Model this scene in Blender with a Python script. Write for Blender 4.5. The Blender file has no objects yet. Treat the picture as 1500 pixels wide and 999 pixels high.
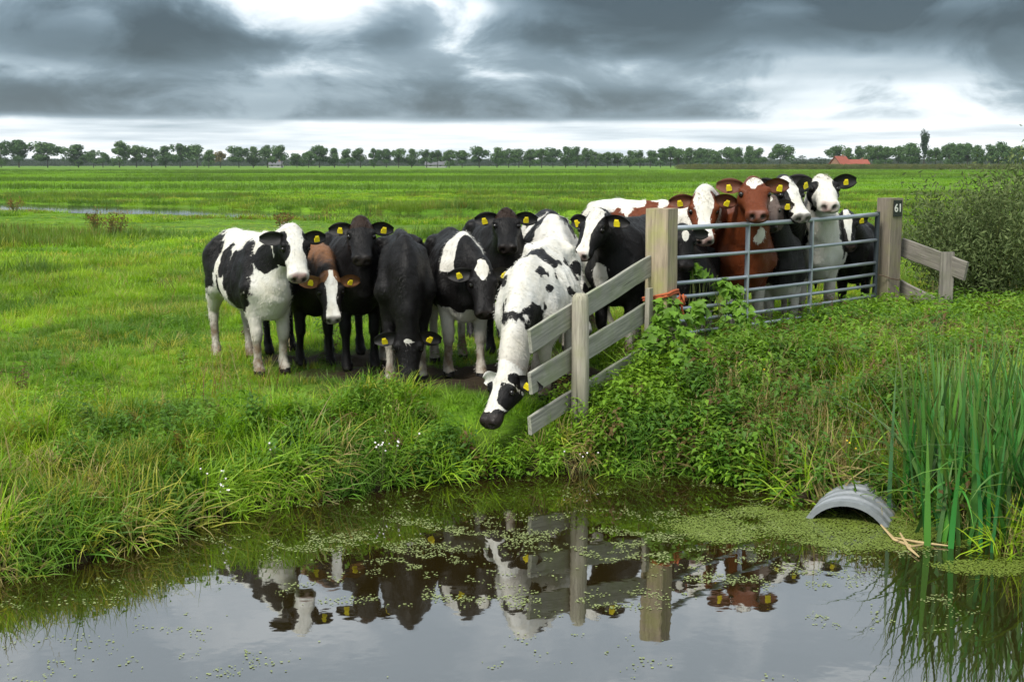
import bpy, bmesh, math, random
import numpy as np
from mathutils import Vector, Matrix, Euler
random.seed(7)
RNG = np.random.default_rng(11)
S = bpy.context.scene
C = S.collection
R = math.radians

# ------------------------------------------------------------------ camera
CAMZ, PITCH, LENS = 1.84, 7.85, 45.0
cam = bpy.data.objects.new('camera', bpy.data.cameras.new('camera'))
C.objects.link(cam)
cam.location = (0, 0, CAMZ)
cam.rotation_euler = (R(90 - PITCH), 0, 0)
cam.data.lens = LENS
cam.data.sensor_width = 36
cam.data.clip_start = 0.1
cam.data.clip_end = 9000
S.camera = cam
S.render.resolution_x, S.render.resolution_y = 1024, 681
S.cycles.max_bounces = 6; S.cycles.diffuse_bounces = 2; S.cycles.glossy_bounces = 3; S.cycles.transmission_bounces = 3; S.cycles.transparent_max_bounces = 4

# ------------------------------------------------------------------ exposure
S.view_settings.view_transform = 'Standard'
S.view_settings.look = 'None'
S.view_settings.gamma = 1
S.view_settings.exposure = 0.92
SUN_EL, SUN_AZ = 52.0, 215.0          # azimuth from +Y, clockwise (behind-left of the camera)

# ------------------------------------------------------------------ node helper
class NT:
    def __init__(s, tree):
        s.t = tree; s.n = tree.nodes; s.l = tree.links
    def add(s, typ, **kw):
        nd = s.n.new(typ)
        for k, v in kw.items(): setattr(nd, k, v)
        return nd
    def put(s, sock, v):
        if isinstance(v, bpy.types.NodeSocket): s.l.new(v, sock)
        elif v is not None:
            try: sock.default_value = v
            except Exception: sock.default_value = tuple(v) + (1,)
    def math(s, op, a, b=None, c=None, clamp=False):
        nd = s.add('ShaderNodeMath', operation=op); nd.use_clamp = clamp
        s.put(nd.inputs[0], a)
        if b is not None: s.put(nd.inputs[1], b)
        if c is not None: s.put(nd.inputs[2], c)
        return nd.outputs[0]
    def mix(s, f, a, b, blend='MIX'):
        nd = s.add('ShaderNodeMix', data_type='RGBA', blend_type=blend)
        s.put(nd.inputs[0], f); s.put(nd.inputs[6], a); s.put(nd.inputs[7], b)
        return nd.outputs[2]
    def ramp(s, f, stops, interp='LINEAR'):
        nd = s.add('ShaderNodeValToRGB'); cr = nd.color_ramp; cr.interpolation = interp
        while len(cr.elements) < len(stops): cr.elements.new(0.5)
        for e, (p, c) in zip(cr.elements, stops):
            e.position = p; e.color = (c, c, c, 1) if not hasattr(c, '__len__') else tuple(c) + (1,)
        s.put(nd.inputs[0], f)
        return nd.outputs[0]
    def noise(s, vec, scale, detail=4, rough=.55, dist=0):
        nd = s.add('ShaderNodeTexNoise')
        if vec is not None: s.put(nd.inputs['Vector'], vec)
        nd.inputs['Scale'].default_value = scale; nd.inputs['Detail'].default_value = detail
        nd.inputs['Roughness'].default_value = rough; nd.inputs['Distortion'].default_value = dist
        return nd.outputs['Fac']
    def comb(s, x, y, z):
        nd = s.add('ShaderNodeCombineXYZ')
        for i, v in enumerate((x, y, z)): s.put(nd.inputs[i], v)
        return nd.outputs[0]
    def maprange(s, v, a, b, c, d, smooth=False):
        nd = s.add('ShaderNodeMapRange'); nd.clamp = True
        if smooth: nd.interpolation_type = 'SMOOTHSTEP'
        for i, q in enumerate((v, a, b, c, d)): s.put(nd.inputs[i], q)
        return nd.outputs[0]
    def attr(s, name, typ='GEOMETRY'):
        nd = s.add('ShaderNodeAttribute', attribute_name=name, attribute_type=typ)
        return nd

# ------------------------------------------------------------------ sky (world)
W = bpy.data.worlds.new('World'); S.world = W; W.use_nodes = True
w = NT(W.node_tree)
for nd in list(w.n): w.n.remove(nd)
tc = w.add('ShaderNodeTexCoord')
sep = w.add('ShaderNodeSeparateXYZ'); w.l.new(tc.outputs['Generated'], sep.inputs[0])
X, Y, Z = sep.outputs
az = w.math('ARCTAN2', X, Y)
hor = w.math('SQRT', w.math('ADD', w.math('MULTIPLY', X, X), w.math('MULTIPLY', Y, Y)))
el = w.math('ARCTAN2', Z, hor)
ela = w.math('MAXIMUM', el, 0.0)
# cloud coordinates: on a flat deck, so that clouds flatten towards the horizon
inv = w.math('DIVIDE', 1.0, w.math('ADD', ela, 0.055))
cvec = w.comb(w.math('MULTIPLY', w.math('MULTIPLY', X, inv), .62), w.math('MULTIPLY', w.math('MULTIPLY', Y, inv), .42), 3.7)
n_big = w.noise(cvec, 1.05, 5, .55)
svec = w.comb(w.math('MULTIPLY', az, 8.5), w.math('MULTIPLY', ela, 17.0), 4.3)
n_puff = w.noise(svec, 1.0, 7, .58, .45)
svec2 = w.comb(w.math('MULTIPLY', az, 5.0), w.math('MULTIPLY', ela, 75.0), 8.1)
n_str = w.noise(svec2, 1.0, 4, .55)
def blob(a, sa, e, se, amp, wob=.55):
    da = w.math('DIVIDE', w.math('SUBTRACT', az, a), sa)
    de = w.math('DIVIDE', w.math('SUBTRACT', el, e), se)
    q = w.math('ADD', w.math('MULTIPLY', da, da), w.math('MULTIPLY', de, de))
    q = w.math('ADD', q, w.math('MULTIPLY', w.math('SUBTRACT', n_puff, .5), wob * 4))
    return w.math('MULTIPLY', w.maprange(q, 0.25, 1.75, 1, 0, True), amp)
def az_el(px, py): return math.atan((px - 750) / 1875), math.atan((241 - py) / 1875)
CL = [  # px, py, half-width px, half-height px, amount (dark +, bright -)
    (230, 55, 230, 48, .34), (60, 120, 220, 60, .14), (552, 52, 80, 34, .16), (880, 45, 150, 45, .34),
    (1300, -5, 430, 70, .50), (1280, 80, 330, 40, .20), (980, -30, 420, 40, .28), (480, 155, 560, 34, .17), (1000, 160, 420, 26, .10),
    (450, 20, 150, 48, -.52), (655, 30, 60, 60, -.18), (1080, 118, 300, 24, -.10), (700, 95, 260, 26, -.10),
    (1350, 170, 260, 30, -.24), (190, 15, 60, 30, -.1)]
D = w.math('MULTIPLY', w.maprange(el, .13, .26, 1, .42, True), w.math('ADD', w.math('MULTIPLY', w.math('SUBTRACT', n_big, .5), .34), w.math('MULTIPLY', w.math('SUBTRACT', w.maprange(n_puff, .37, .63, 0, 1, True), .5), .42)))
for px, py, sx, sy, amp in CL:
    a, e = az_el(px, py)
    D = w.math('ADD', D, blob(a, sx / 1875, e, sy / 1875, amp))
deck = w.maprange(el, .125, .24, .44, .13, True)       # grey deck low down, thinner and brighter overhead
D = w.math('ADD', D, deck)
# clear bright strip between the deck's edge and the horizon
edge = w.math('ADD', .0325, w.math('MULTIPLY', w.math('SUBTRACT', n_puff, .5), .016))
strip = w.maprange(w.math('SUBTRACT', el, edge), -.004, .005, 1, 0, True)
stripD = w.math('ADD', .02, w.math('MULTIPLY', w.maprange(n_str, .45, .75, 0, 1), .38))
D = w.math('ADD', w.math('MULTIPLY', D, w.math('SUBTRACT', 1, strip)), w.math('MULTIPLY', stripD, strip))
cloud = w.ramp(D, [(0, (.66, .69, .70)), (.2, (.42, .475, .515)), (.4, (.21, .268, .31)), (.6, (.110, .153, .185)), (.8, (.058, .085, .104)), (1, (.028, .043, .053))])
sky = w.add('ShaderNodeTexSky', sky_type='NISHITA'); sky.sun_disc = False
sky.sun_elevation = R(SUN_EL); sky.sun_rotation = R(SUN_AZ)
skyc = w.mix(1.0, sky.outputs[0], (.08, .08, .08), 'MULTIPLY')
col = w.mix(.92, skyc, cloud)
bg = w.add('ShaderNodeBackground'); w.put(bg.inputs[0], col); bg.inputs[1].default_value = 1.0
out = w.add('ShaderNodeOutputWorld'); w.l.new(bg.outputs[0], out.inputs[0])

# ------------------------------------------------------------------ sun (soft, through cloud)
sl = bpy.data.lights.new('sun', 'SUN'); sl.energy = 2.4; sl.angle = R(18); sl.color = (1, .965, .9)
sun = bpy.data.objects.new('sun', sl); C.objects.link(sun)
sd = Vector((math.sin(R(SUN_AZ)) * math.cos(R(SUN_EL)), math.cos(R(SUN_AZ)) * math.cos(R(SUN_EL)), math.sin(R(SUN_EL))))
sun.rotation_euler = sd.to_track_quat('Z', 'Y').to_euler(); sun.location = sd * 30

# ------------------------------------------------------------------ general helpers
cp, sp_ = math.cos(R(PITCH)), math.sin(R(PITCH))
def ray(px, py):
    u = (px - 750) / 1875; v = (499.5 - py) / 1875
    return Vector((u, cp + v * sp_, -sp_ + v * cp))
def ground_at(px, py, z=0.0):
    d = ray(px, py); t = (z - CAMZ) / d.z
    return Vector((d.x * t, d.y * t, z))
def at(px, py, y):
    d = ray(px, py); t = y / d.y
    return Vector((d.x * t, y, CAMZ + d.z * t))

def tag(o, label=None, cat=None, group=None, kind=None):
    for k, v in (('label', label), ('category', cat), ('group', group), ('kind', kind)):
        if v: o[k] = v
    return o
def link(name, me, mat=None, parent=None):
    o = bpy.data.objects.new(name, me); C.objects.link(o)
    if mat and me is not None and not me.materials: me.materials.append(mat)
    if parent: o.parent = parent
    return o
def empty(name, loc=(0, 0, 0), rz=0):
    o = bpy.data.objects.new(name, None); C.objects.link(o)
    o.location = loc; o.rotation_euler = (0, 0, rz); o.empty_display_size = .2
    return o
def mesh_from(name, v, f, smooth=False):
    me = bpy.data.meshes.new(name); me.from_pydata([tuple(map(float, q)) for q in v], [], f); me.update()
    if smooth: me.polygons.foreach_set('use_smooth', [True] * len(me.polygons))
    return me
def mesh_np(name, v, quads, smooth=True):
    v = np.asarray(v, np.float32); quads = np.asarray(quads, np.int32); k = quads.shape[1]
    me = bpy.data.meshes.new(name)
    me.vertices.add(len(v)); me.vertices.foreach_set('co', v.ravel())
    me.loops.add(quads.size); me.loops.foreach_set('vertex_index', quads.ravel())
    me.polygons.add(len(quads)); me.polygons.foreach_set('loop_start', np.arange(0, quads.size, k, dtype=np.int32))
    me.polygons.foreach_set('use_smooth', np.full(len(quads), smooth))
    me.update(calc_edges=True); me.validate()
    return me
def fattr(me, name, arr):
    a = me.attributes.new(name, 'FLOAT', 'POINT'); a.data.foreach_set('value', np.asarray(arr, np.float32).ravel())
def tube(path, rad, n=8, cap=True):
    """closed tube along a path; rad is a number or a list"""
    P = [Vector(p) for p in path]; m = len(P); rs = rad if hasattr(rad, '__len__') else [rad] * m
    v, f = [], []; ref = None
    for i, p in enumerate(P):
        t = (P[min(i + 1, m - 1)] - P[max(i - 1, 0)]).normalized()
        if ref is None: ref = Vector((0, 0, 1)) if abs(t.z) < .9 else Vector((1, 0, 0))
        s = t.cross(ref).normalized(); b = s.cross(t).normalized(); ref = b
        for k in range(n):
            a = 2 * math.pi * k / n; v.append(p + (s * math.cos(a) + b * math.sin(a)) * rs[i])
    for i in range(m - 1):
        for k in range(n):
            f.append((i * n + k, i * n + (k + 1) % n, (i + 1) * n + (k + 1) % n, (i + 1) * n + k))
    if cap: f.append(tuple(range(n))[::-1]); f.append(tuple((m - 1) * n + k for k in range(n)))
    return v, f
def join(parts):
    V, F = [], []
    for v, f in parts:
        o = len(V); V += list(v); F += [tuple(i + o for i in q) for q in f]
    return V, F
def beam_mesh(name, a, b, side, up, wd, ht, seg=8, rough=.004, bevel=.006, taper=0):
    """a sawn timber from a to b, slightly uneven, bevelled edges; side/up unit vectors of its section"""
    a, b, side, up = map(Vector, (a, b, side, up)); v, f = [], []
    c = min(bevel, wd / 3, ht / 3)
    prof = [(-wd/2+c, -ht/2), (wd/2-c, -ht/2), (wd/2, -ht/2+c), (wd/2, ht/2-c), (wd/2-c, ht/2), (-wd/2+c, ht/2), (-wd/2, ht/2-c), (-wd/2, -ht/2+c)]
    for i in range(seg + 1):
        t = i / seg; p = a.lerp(b, t); j = Vector([random.uniform(-1, 1) for _ in range(3)]) * rough
        k = 1 - taper * t
        for (x, y) in prof:
            v.append(p + j + side * (x * k + random.uniform(-1, 1) * rough * .35) + up * (y * k + random.uniform(-1, 1) * rough * .35))
    for i in range(seg):
        for k in range(8): f.append((i*8+k, i*8+(k+1) % 8, (i+1)*8+(k+1) % 8, (i+1)*8+k))
    f.append(tuple(range(8))[::-1]); f.append(tuple(seg*8+k for k in range(8)))
    me = mesh_from(name, v, f); bm = bmesh.new(); bm.from_mesh(me); bmesh.ops.recalc_face_normals(bm, faces=bm.faces); bm.to_mesh(me); bm.free()
    return me
# lattice value noise in numpy
_LAT = np.random.default_rng(5).random((64, 64, 64)).astype(np.float32)
def vnoise(p, scale=1.0, octv=3, off=0.0):
    p = np.asarray(p, np.float32)
    if p.shape[1] == 2: p = np.c_[p, np.zeros(len(p), np.float32)]
    p = p * scale + off; tot = np.zeros(len(p), np.float32); amp = 1.0; nrm = 0
    for _ in range(octv):
        i = np.floor(p).astype(int); f = p - i; f = f * f * (3 - 2 * f); i0 = i % 64; i1 = (i + 1) % 64
        x0, y0, z0 = i0.T; x1, y1, z1 = i1.T; fx, fy, fz = f.T
        c = lambda a, b, d: _LAT[a, b, d]
        v = ((c(x0,y0,z0)*(1-fx)+c(x1,y0,z0)*fx)*(1-fy)+(c(x0,y1,z0)*(1-fx)+c(x1,y1,z0)*fx)*fy)*(1-fz) + \
            ((c(x0,y0,z1)*(1-fx)+c(x1,y0,z1)*fx)*(1-fy)+(c(x0,y1,z1)*(1-fx)+c(x1,y1,z1)*fx)*fy)*fz
        tot += v * amp; nrm += amp; amp *= .5; p = p * 2.03 + 17.1
    return tot / nrm
def sstep(a, b, x):
    t = np.clip((x - a) / (b - a), 0, 1); return t * t * (3 - 2 * t)

# ------------------------------------------------------------------ materials
def newmat(name):
    m = bpy.data.materials.new(name); m.use_nodes = True; t = NT(m.node_tree)
    return m, t, t.n['Principled BSDF'], t.n['Material Output']
def plain(name, colr, rough=.6, metal=0, var=.25, scale=20, bump=0.0):
    m, t, b, o = newmat(name)
    co = t.add('ShaderNodeTexCoord').outputs['Object']
    nz = t.noise(co, scale, 5, .6)
    t.put(b.inputs['Base Color'], t.mix(nz, tuple(c * (1 - var) for c in colr) + (1,), tuple(min(1, c * (1 + var)) for c in colr) + (1,)))
    b.inputs['Roughness'].default_value = rough; b.inputs['Metallic'].default_value = metal
    if bump:
        bp = t.add('ShaderNodeBump'); bp.inputs['Strength'].default_value = bump; bp.inputs['Distance'].default_value = .01
        t.put(bp.inputs['Height'], nz); t.l.new(bp.outputs[0], b.inputs['Normal'])
    return m
def wood_mat(name, base, moss, moss_amt):
    m, t, b, o = newmat(name)
    uv = t.attr('grain').outputs['Vector']
    sx = t.add('ShaderNodeSeparateXYZ'); t.put(sx.inputs[0], uv)
    g = t.noise(t.comb(t.math('MULTIPLY', sx.outputs[0], 2.5), t.math('MULTIPLY', sx.outputs[1], 45), t.math('MULTIPLY', sx.outputs[2], 45)), 1.0, 6, .65, .3)
    g2 = t.noise(uv, 5.0, 5, .6)
    c = t.mix(t.ramp(g, [(.3, 0), (.7, 1)]), tuple(q * .5 for q in base) + (1,), tuple(min(q * 1.25, .7) for q in base) + (1,))
    c = t.mix(t.math('MULTIPLY', t.ramp(g2, [(.45, 0), (.75, 1)]), moss_amt), c, tuple(moss) + (1,))
    crack = t.noise(t.comb(t.math('MULTIPLY', sx.outputs[0], 1.1), t.math('MULTIPLY', sx.outputs[1], 70), t.math('MULTIPLY', sx.outputs[2], 70)), 1.0, 2, .5)
    ck = t.ramp(crack, [(.28, 1), (.33, 0)])
    c = t.mix(t.math('MULTIPLY', ck, .8), c, (.035, .028, .02, 1))
    t.put(b.inputs['Base Color'], c); b.inputs['Roughness'].default_value = .85
    bp = t.add('ShaderNodeBump'); bp.inputs['Strength'].default_value = .6; bp.inputs['Distance'].default_value = .006
    t.put(bp.inputs['Height'], t.math('SUBTRACT', g, ck)); t.l.new(bp.outputs[0], b.inputs['Normal'])
    return m
M_board = wood_mat('weathered_board', (.30, .295, .245), (.19, .23, .10), .75)
M_post2 = wood_mat('brown_post', (.20, .168, .125), (.20, .21, .07), .5)
M_post = wood_mat('oak_post', (.36, .29, .20), (.30, .32, .07), .6)
M_pale = wood_mat('pale_post', (.36, .33, .26), (.22, .24, .10), .4)
M_dark = wood_mat('grey_board', (.22, .20, .17), (.13, .15, .07), .5)
def grain(me, axis, origin):
    """texture coordinates along the timber"""
    axis = Vector(axis).normalized(); s = axis.orthogonal().normalized(); b = axis.cross(s); o = Vector(origin)
    a = me.attributes.new('grain', 'FLOAT_VECTOR', 'POINT'); r = random.uniform(0, 40)
    a.data.foreach_set('vector', [q for v in me.vertices for q in ((v.co - o).dot(axis) + r, (v.co - o).dot(s) + r, (v.co - o).dot(b))])
M_gal = plain('galvanised_steel', (.36, .40, .44), .42, .55, .22, 9, .1)
M_gdark = plain('dark_steel', (.05, .06, .07), .5, .4, .3, 15)
M_rope = plain('orange_rope', (.38, .09, .03), .9, 0, .5, 60, .6)
M_wire = plain('rusty_wire', (.10, .06, .04), .8, .2, .4, 40)
M_plate = plain('black_plate', (.012, .014, .013), .35, 0, .4, 10)
M_digit = plain('pale_digit', (.62, .62, .56), .6, 0, .15, 30)
M_tag = plain('yellow_tag', (.85, .68, .015), .5, 0, .12, 30)
M_eye, t_, b_, o_ = newmat('cow_eye'); b_.inputs['Base Color'].default_value = (.008, .006, .005, 1); b_.inputs['Roughness'].default_value = .08

# leaf materials: colour is carried by the plant itself
def leaf_mat(name, instanced=True, colr=None, transl=.45, rough=.5, var=.5):
    m, t, b, o = newmat(name)
    if instanced: c = t.attr('col', 'INSTANCER').outputs['Color']
    elif colr is None: c = t.attr('lcol').outputs['Color']
    else:
        rnd = t.add('ShaderNodeObjectInfo').outputs['Random']
        nz = t.noise(t.add('ShaderNodeTexCoord').outputs['Object'], 6, 3)
        f = t.math('ADD', t.math('MULTIPLY', rnd, .6), t.math('MULTIPLY', nz, .4))
        c = t.mix(f, tuple(q * (1 - var) for q in colr) + (1,), (colr[0] * (1 + var * 1.3), colr[1] * (1 + var), colr[2] * (1 + var * .5), 1))
    hg = t.attr('hgt').outputs['Fac']
    c = t.mix(t.math('MULTIPLY', t.math('POWER', hg, 3.0), .25), c, (.30, .28, .06, 1))
    t.put(b.inputs['Base Color'], c); b.inputs['Roughness'].default_value = rough
    b.inputs['Specular IOR Level'].default_value = .3
    tr = t.add('ShaderNodeBsdfTranslucent'); t.put(tr.inputs[0], t.mix(1, c, (1.15, 1.2, .7, 1), 'MULTIPLY'))
    mx = t.add('ShaderNodeMixShader'); mx.inputs[0].default_value = transl
    t.l.new(b.outputs[0], mx.inputs[1]); t.l.new(tr.outputs[0], mx.inputs[2]); t.l.new(mx.outputs[0], o.inputs[0])
    return m
M_grass = leaf_mat('grass_blade')
M_reed = leaf_mat('reed_blade', False, None, .25, .4)
M_leaf = leaf_mat('hop_leaf', False, (.125, .265, .026), .35, .5, .45)

# ------------------------------------------------------------------ terrain
PZ = -0.45                                            # pond level
_sh = [ground_at(*q, PZ) for q in ((0, 852), (80, 836), (190, 806), (300, 768), (380, 748), (470, 732), (600, 712), (720, 702), (850, 698), (1000, 694),
                                   (1100, 716), (1180, 738), (1310, 748), (1380, 775), (1500, 826))]
SX = np.array([-40, -8] + [q.x for q in _sh] + [6, 40]); SY = np.array([2.2, 4.6] + [q.y for q in _sh] + [6.6, 5.0])
def shore(x): return np.interp(x, SX, SY)
DX = np.array([-300, -80, -40, -27, -12.5, -6, 3, 25, 60, 300]); DY = np.array([240, 110, 74, 63.5, 52.8, 49, 47.2, 46.5, 45, 30])
DHW = np.array([3.6, 3.6, 3.6, 3.6, 3.5, 2.8, 1.8, 1.5, 1.5, 1.5])
def ditch(x, y): return (y - np.interp(x, DX, DY)) / np.interp(x, DX, DHW)      # |.|<1 in the water
MUD = [(-.55, 11.15, 1.9, .75), (-.35, 10.65, 1.5, .6), (.35, 10.75, .7, .5), (1.6, 12.3, 1.6, .5), (4.9, 17.0, 1.5, .8), (-1.4, 12.0, .9, .5)]
def mudmask(x, y):
    p = np.c_[x, y]; n = (vnoise(p, 2.2, 3) - .5) * 1.3; m = np.zeros(len(p))
    for cx, cy, rx, ry in MUD: m = np.maximum(m, 1.25 - np.hypot((x - cx) / rx, (y - cy) / ry) + n)
    return np.clip(m * 1.8, 0, 1)
def height(x, y):
    x = np.asarray(x, float).ravel(); y = np.asarray(y, float).ravel(); p = np.c_[x, y]
    far = sstep(60, 200, np.hypot(x, y))
    z = (vnoise(p, .55, 3) - .5) * .14 * (1 - far) + (vnoise(p, 2.6, 2, 9) - .5) * .07 * (1 - far) + (vnoise(p, .05, 2, 4) - .5) * .25 * (1 - far * .5)
    z -= (vnoise(np.zeros((1, 2)), .05, 2, 4)[0] - .5) * .25
    z = z * sstep(0, 3, np.hypot(x, y - 12) - 0.5) + 0
    z += .06 * sstep(1.0, 3.0, x) * (1 - sstep(16, 24, y)) * (y > 0)
    d = y - shore(x) + (vnoise(p, 1.6, 2, 31) - .5) * .25 + (vnoise(p, 6, 2, 3) - .5) * .10
    wid = np.interp(x, [-3, 0, 1.5, 3], [1.5, 1.1, 1.9, 2.2])
    z = z + (vnoise(p, 1.9, 2, 47) - .45) * .34 * sstep(.15, .8, d) * (1 - sstep(1.6, 3.4, d)) * (y > 2)
    z = z + (vnoise(p, 1.7, 3, 147) - .5) * .22 * sstep(-1.6, -2.8, x) * (1 - sstep(20, 30, y)) * sstep(1.5, 3, d)
    bank = np.where(d < 0, -.62 + np.clip(d, -1.2, 0) * .5, np.interp(d / wid, [0, .08, .25, .6, 1.0], [-.60, -.40, -.27, -.09, 0]))
    z = z + (vnoise(p, 5, 3, 400) - .62) * .16 * mudmask(x, y) * (y > 6) * (y < 20)
    near = sstep(.4, 1.6, .2 - y)                      # the bank the photographer stands on
    z = np.where(d < wid, np.minimum(z * np.clip(d / wid, 0, 1) + bank, z), z)
    z = z * (1 - near) + near * .1
    dq = ditch(x, y); nb = sstep(9, 3, np.abs(dq)) * (dq < 0); z = z * (1 - nb) - .115 * nb + .05 * nb * (vnoise(p, .22, 2, 70) - .5)
    q = np.abs(dq + (vnoise(p, .28, 3, 7) - .5) * 1.0)
    z = np.where(q < 1.25, z * 0 + np.interp(q, [0, .9, 1.05, 1.25], [-1.0, -.6, -.10, 0]) * 1.0 + z * np.clip((q - 1) / .25, 0, 1), z)
    return z
def axis_coords(segs):
    out = []
    for a, b, st in segs: out += list(np.arange(a, b, st))
    return out
def grow(a, b, st, k):
    out = [a]
    while out[-1] < b: out.append(out[-1] + st); st *= k
    return out
ys = [-400, -150, -60, -25, -12, -6, -3] + axis_coords([(-2, 4, .3), (4, 17, .09), (17, 34, .25), (34, 80, .38)]) + grow(80, 6500, .6, 1.09)
xr = axis_coords([(0, 6, .10), (6, 26, .38)]) + grow(26, 6000, .6, 1.12)
xs = sorted([-q for q in xr[1:]] + xr)
GX, GY = np.meshgrid(xs, ys); gz = height(GX, GY)
nx_, ny_ = len(xs), len(ys)
ii = np.arange(nx_ * ny_).reshape(ny_, nx_)
gq = np.stack([ii[:-1, :-1], ii[:-1, 1:], ii[1:, 1:], ii[1:, :-1]], -1).reshape(-1, 4)
g_me = mesh_np('ground', np.c_[GX.ravel(), GY.ravel(), gz], gq)
fattr(g_me, 'mud', mudmask(GX.ravel(), GY.ravel()))
m, t, b, o = newmat('pasture_ground')
gc = t.add('ShaderNodeNewGeometry').outputs['Position']
sx = t.add('ShaderNodeSeparateXYZ'); t.put(sx.inputs[0], gc)
flat = t.comb(t.math('MULTIPLY', sx.outputs[0], .35), sx.outputs[1], 0)
n1 = t.noise(flat, .045, 6, .6); n2 = t.noise(gc, 1.3, 6, .65); n3 = t.noise(gc, 14, 5, .7); n4 = t.noise(flat, .35, 5, .6)
c = t.mix(t.ramp(n4, [(.35, 0), (.65, 1)]), (.075, .18, .010, 1), (.16, .31, .014, 1))
c = t.mix(t.ramp(n1, [(.5, 0), (.66, .75)]), c, (.065, .115, .022, 1))
c = t.mix(t.math('MULTIPLY', t.ramp(n2, [(.5, 0), (.7, 1)]), .4), c, (.14, .16, .035, 1))
c = t.mix(t.ramp(n3, [(.35, .55), (.6, 0)]), c, (.035, .045, .012, 1))
earth = t.mix(n3, (.014, .010, .006, 1), (.05, .036, .02, 1))
low = t.maprange(sx.outputs[2], -.36, -.14, 1, 0)
c = t.mix(t.math('MAXIMUM', low, t.attr('mud').outputs['Fac']), c, earth)
t.put(b.inputs['Base Color'], c); b.inputs['Roughness'].default_value = .95; b.inputs['Specular IOR Level'].default_value = .15
bp = t.add('ShaderNodeBump'); bp.inputs['Strength'].default_value = .8; bp.inputs['Distance'].default_value = .05
t.put(bp.inputs['Height'], t.math('ADD', n3, t.math('MULTIPLY', n2, .6))); t.l.new(bp.outputs[0], b.inputs['Normal'])
tag(link('ground', g_me, m), 'green pasture sloping down to the pond', 'ground', kind='structure')

# water
m, t, b, o = newmat('pond_water')
gc = t.add('ShaderNodeNewGeometry').outputs['Position']
rip = t.noise(gc, 2.2, 3, .5); rip2 = t.noise(gc, 9, 2, .5)
bp = t.add('ShaderNodeBump'); bp.inputs['Strength'].default_value = .06; bp.inputs['Distance'].default_value = .02
t.put(bp.inputs['Height'], t.math('ADD', rip, t.math('MULTIPLY', rip2, .25)))
b.inputs['Base Color'].default_value = (.016, .011, .003, 1); b.inputs['Roughness'].default_value = .02
b.inputs['IOR'].default_value = 1.75; t.l.new(bp.outputs[0], b.inputs['Normal'])
gl = t.add('ShaderNodeBsdfGlossy'); gl.inputs['Roughness'].default_value = .02; gl.inputs['Color'].default_value = (.93, .97, 1, 1); t.l.new(bp.outputs[0], gl.inputs['Normal'])
mxs = t.add('ShaderNodeMixShader'); mxs.inputs[0].default_value = .19; t.l.new(b.outputs[0], mxs.inputs[1]); t.l.new(gl.outputs[0], mxs.inputs[2]); t.l.new(mxs.outputs[0], o.inputs[0])
M_water = m
m, t, b, o = newmat('rippled_water'); b.inputs['Base Color'].default_value = (.03, .03, .02, 1); b.inputs['Roughness'].default_value = .06; b.inputs['IOR'].default_value = 2.0
M_ditch = m
pw = mesh_from('pond', [(-45, -1.2, PZ), (45, -1.2, PZ), (45, 10.4, PZ), (-45, 10.4, PZ)], [(0, 1, 2, 3)])
tag(link('pond_water', pw, M_water), 'still dark pond mirroring cows and clouds', 'water', kind='structure')
v, f = [], []
for i, (x, y, hw) in enumerate(zip(DX, DY, DHW)):
    v += [(x, y - hw * 1.3, -.115), (x, y + hw * 1.3, -.115)]
    if i: f.append((2*i-2, 2*i, 2*i+1, 2*i-1))
tag(link('ditch_water', mesh_from('ditch_water', v, f), M_ditch), 'narrow ditch of bright water across the pasture', 'water', kind='structure')

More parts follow.
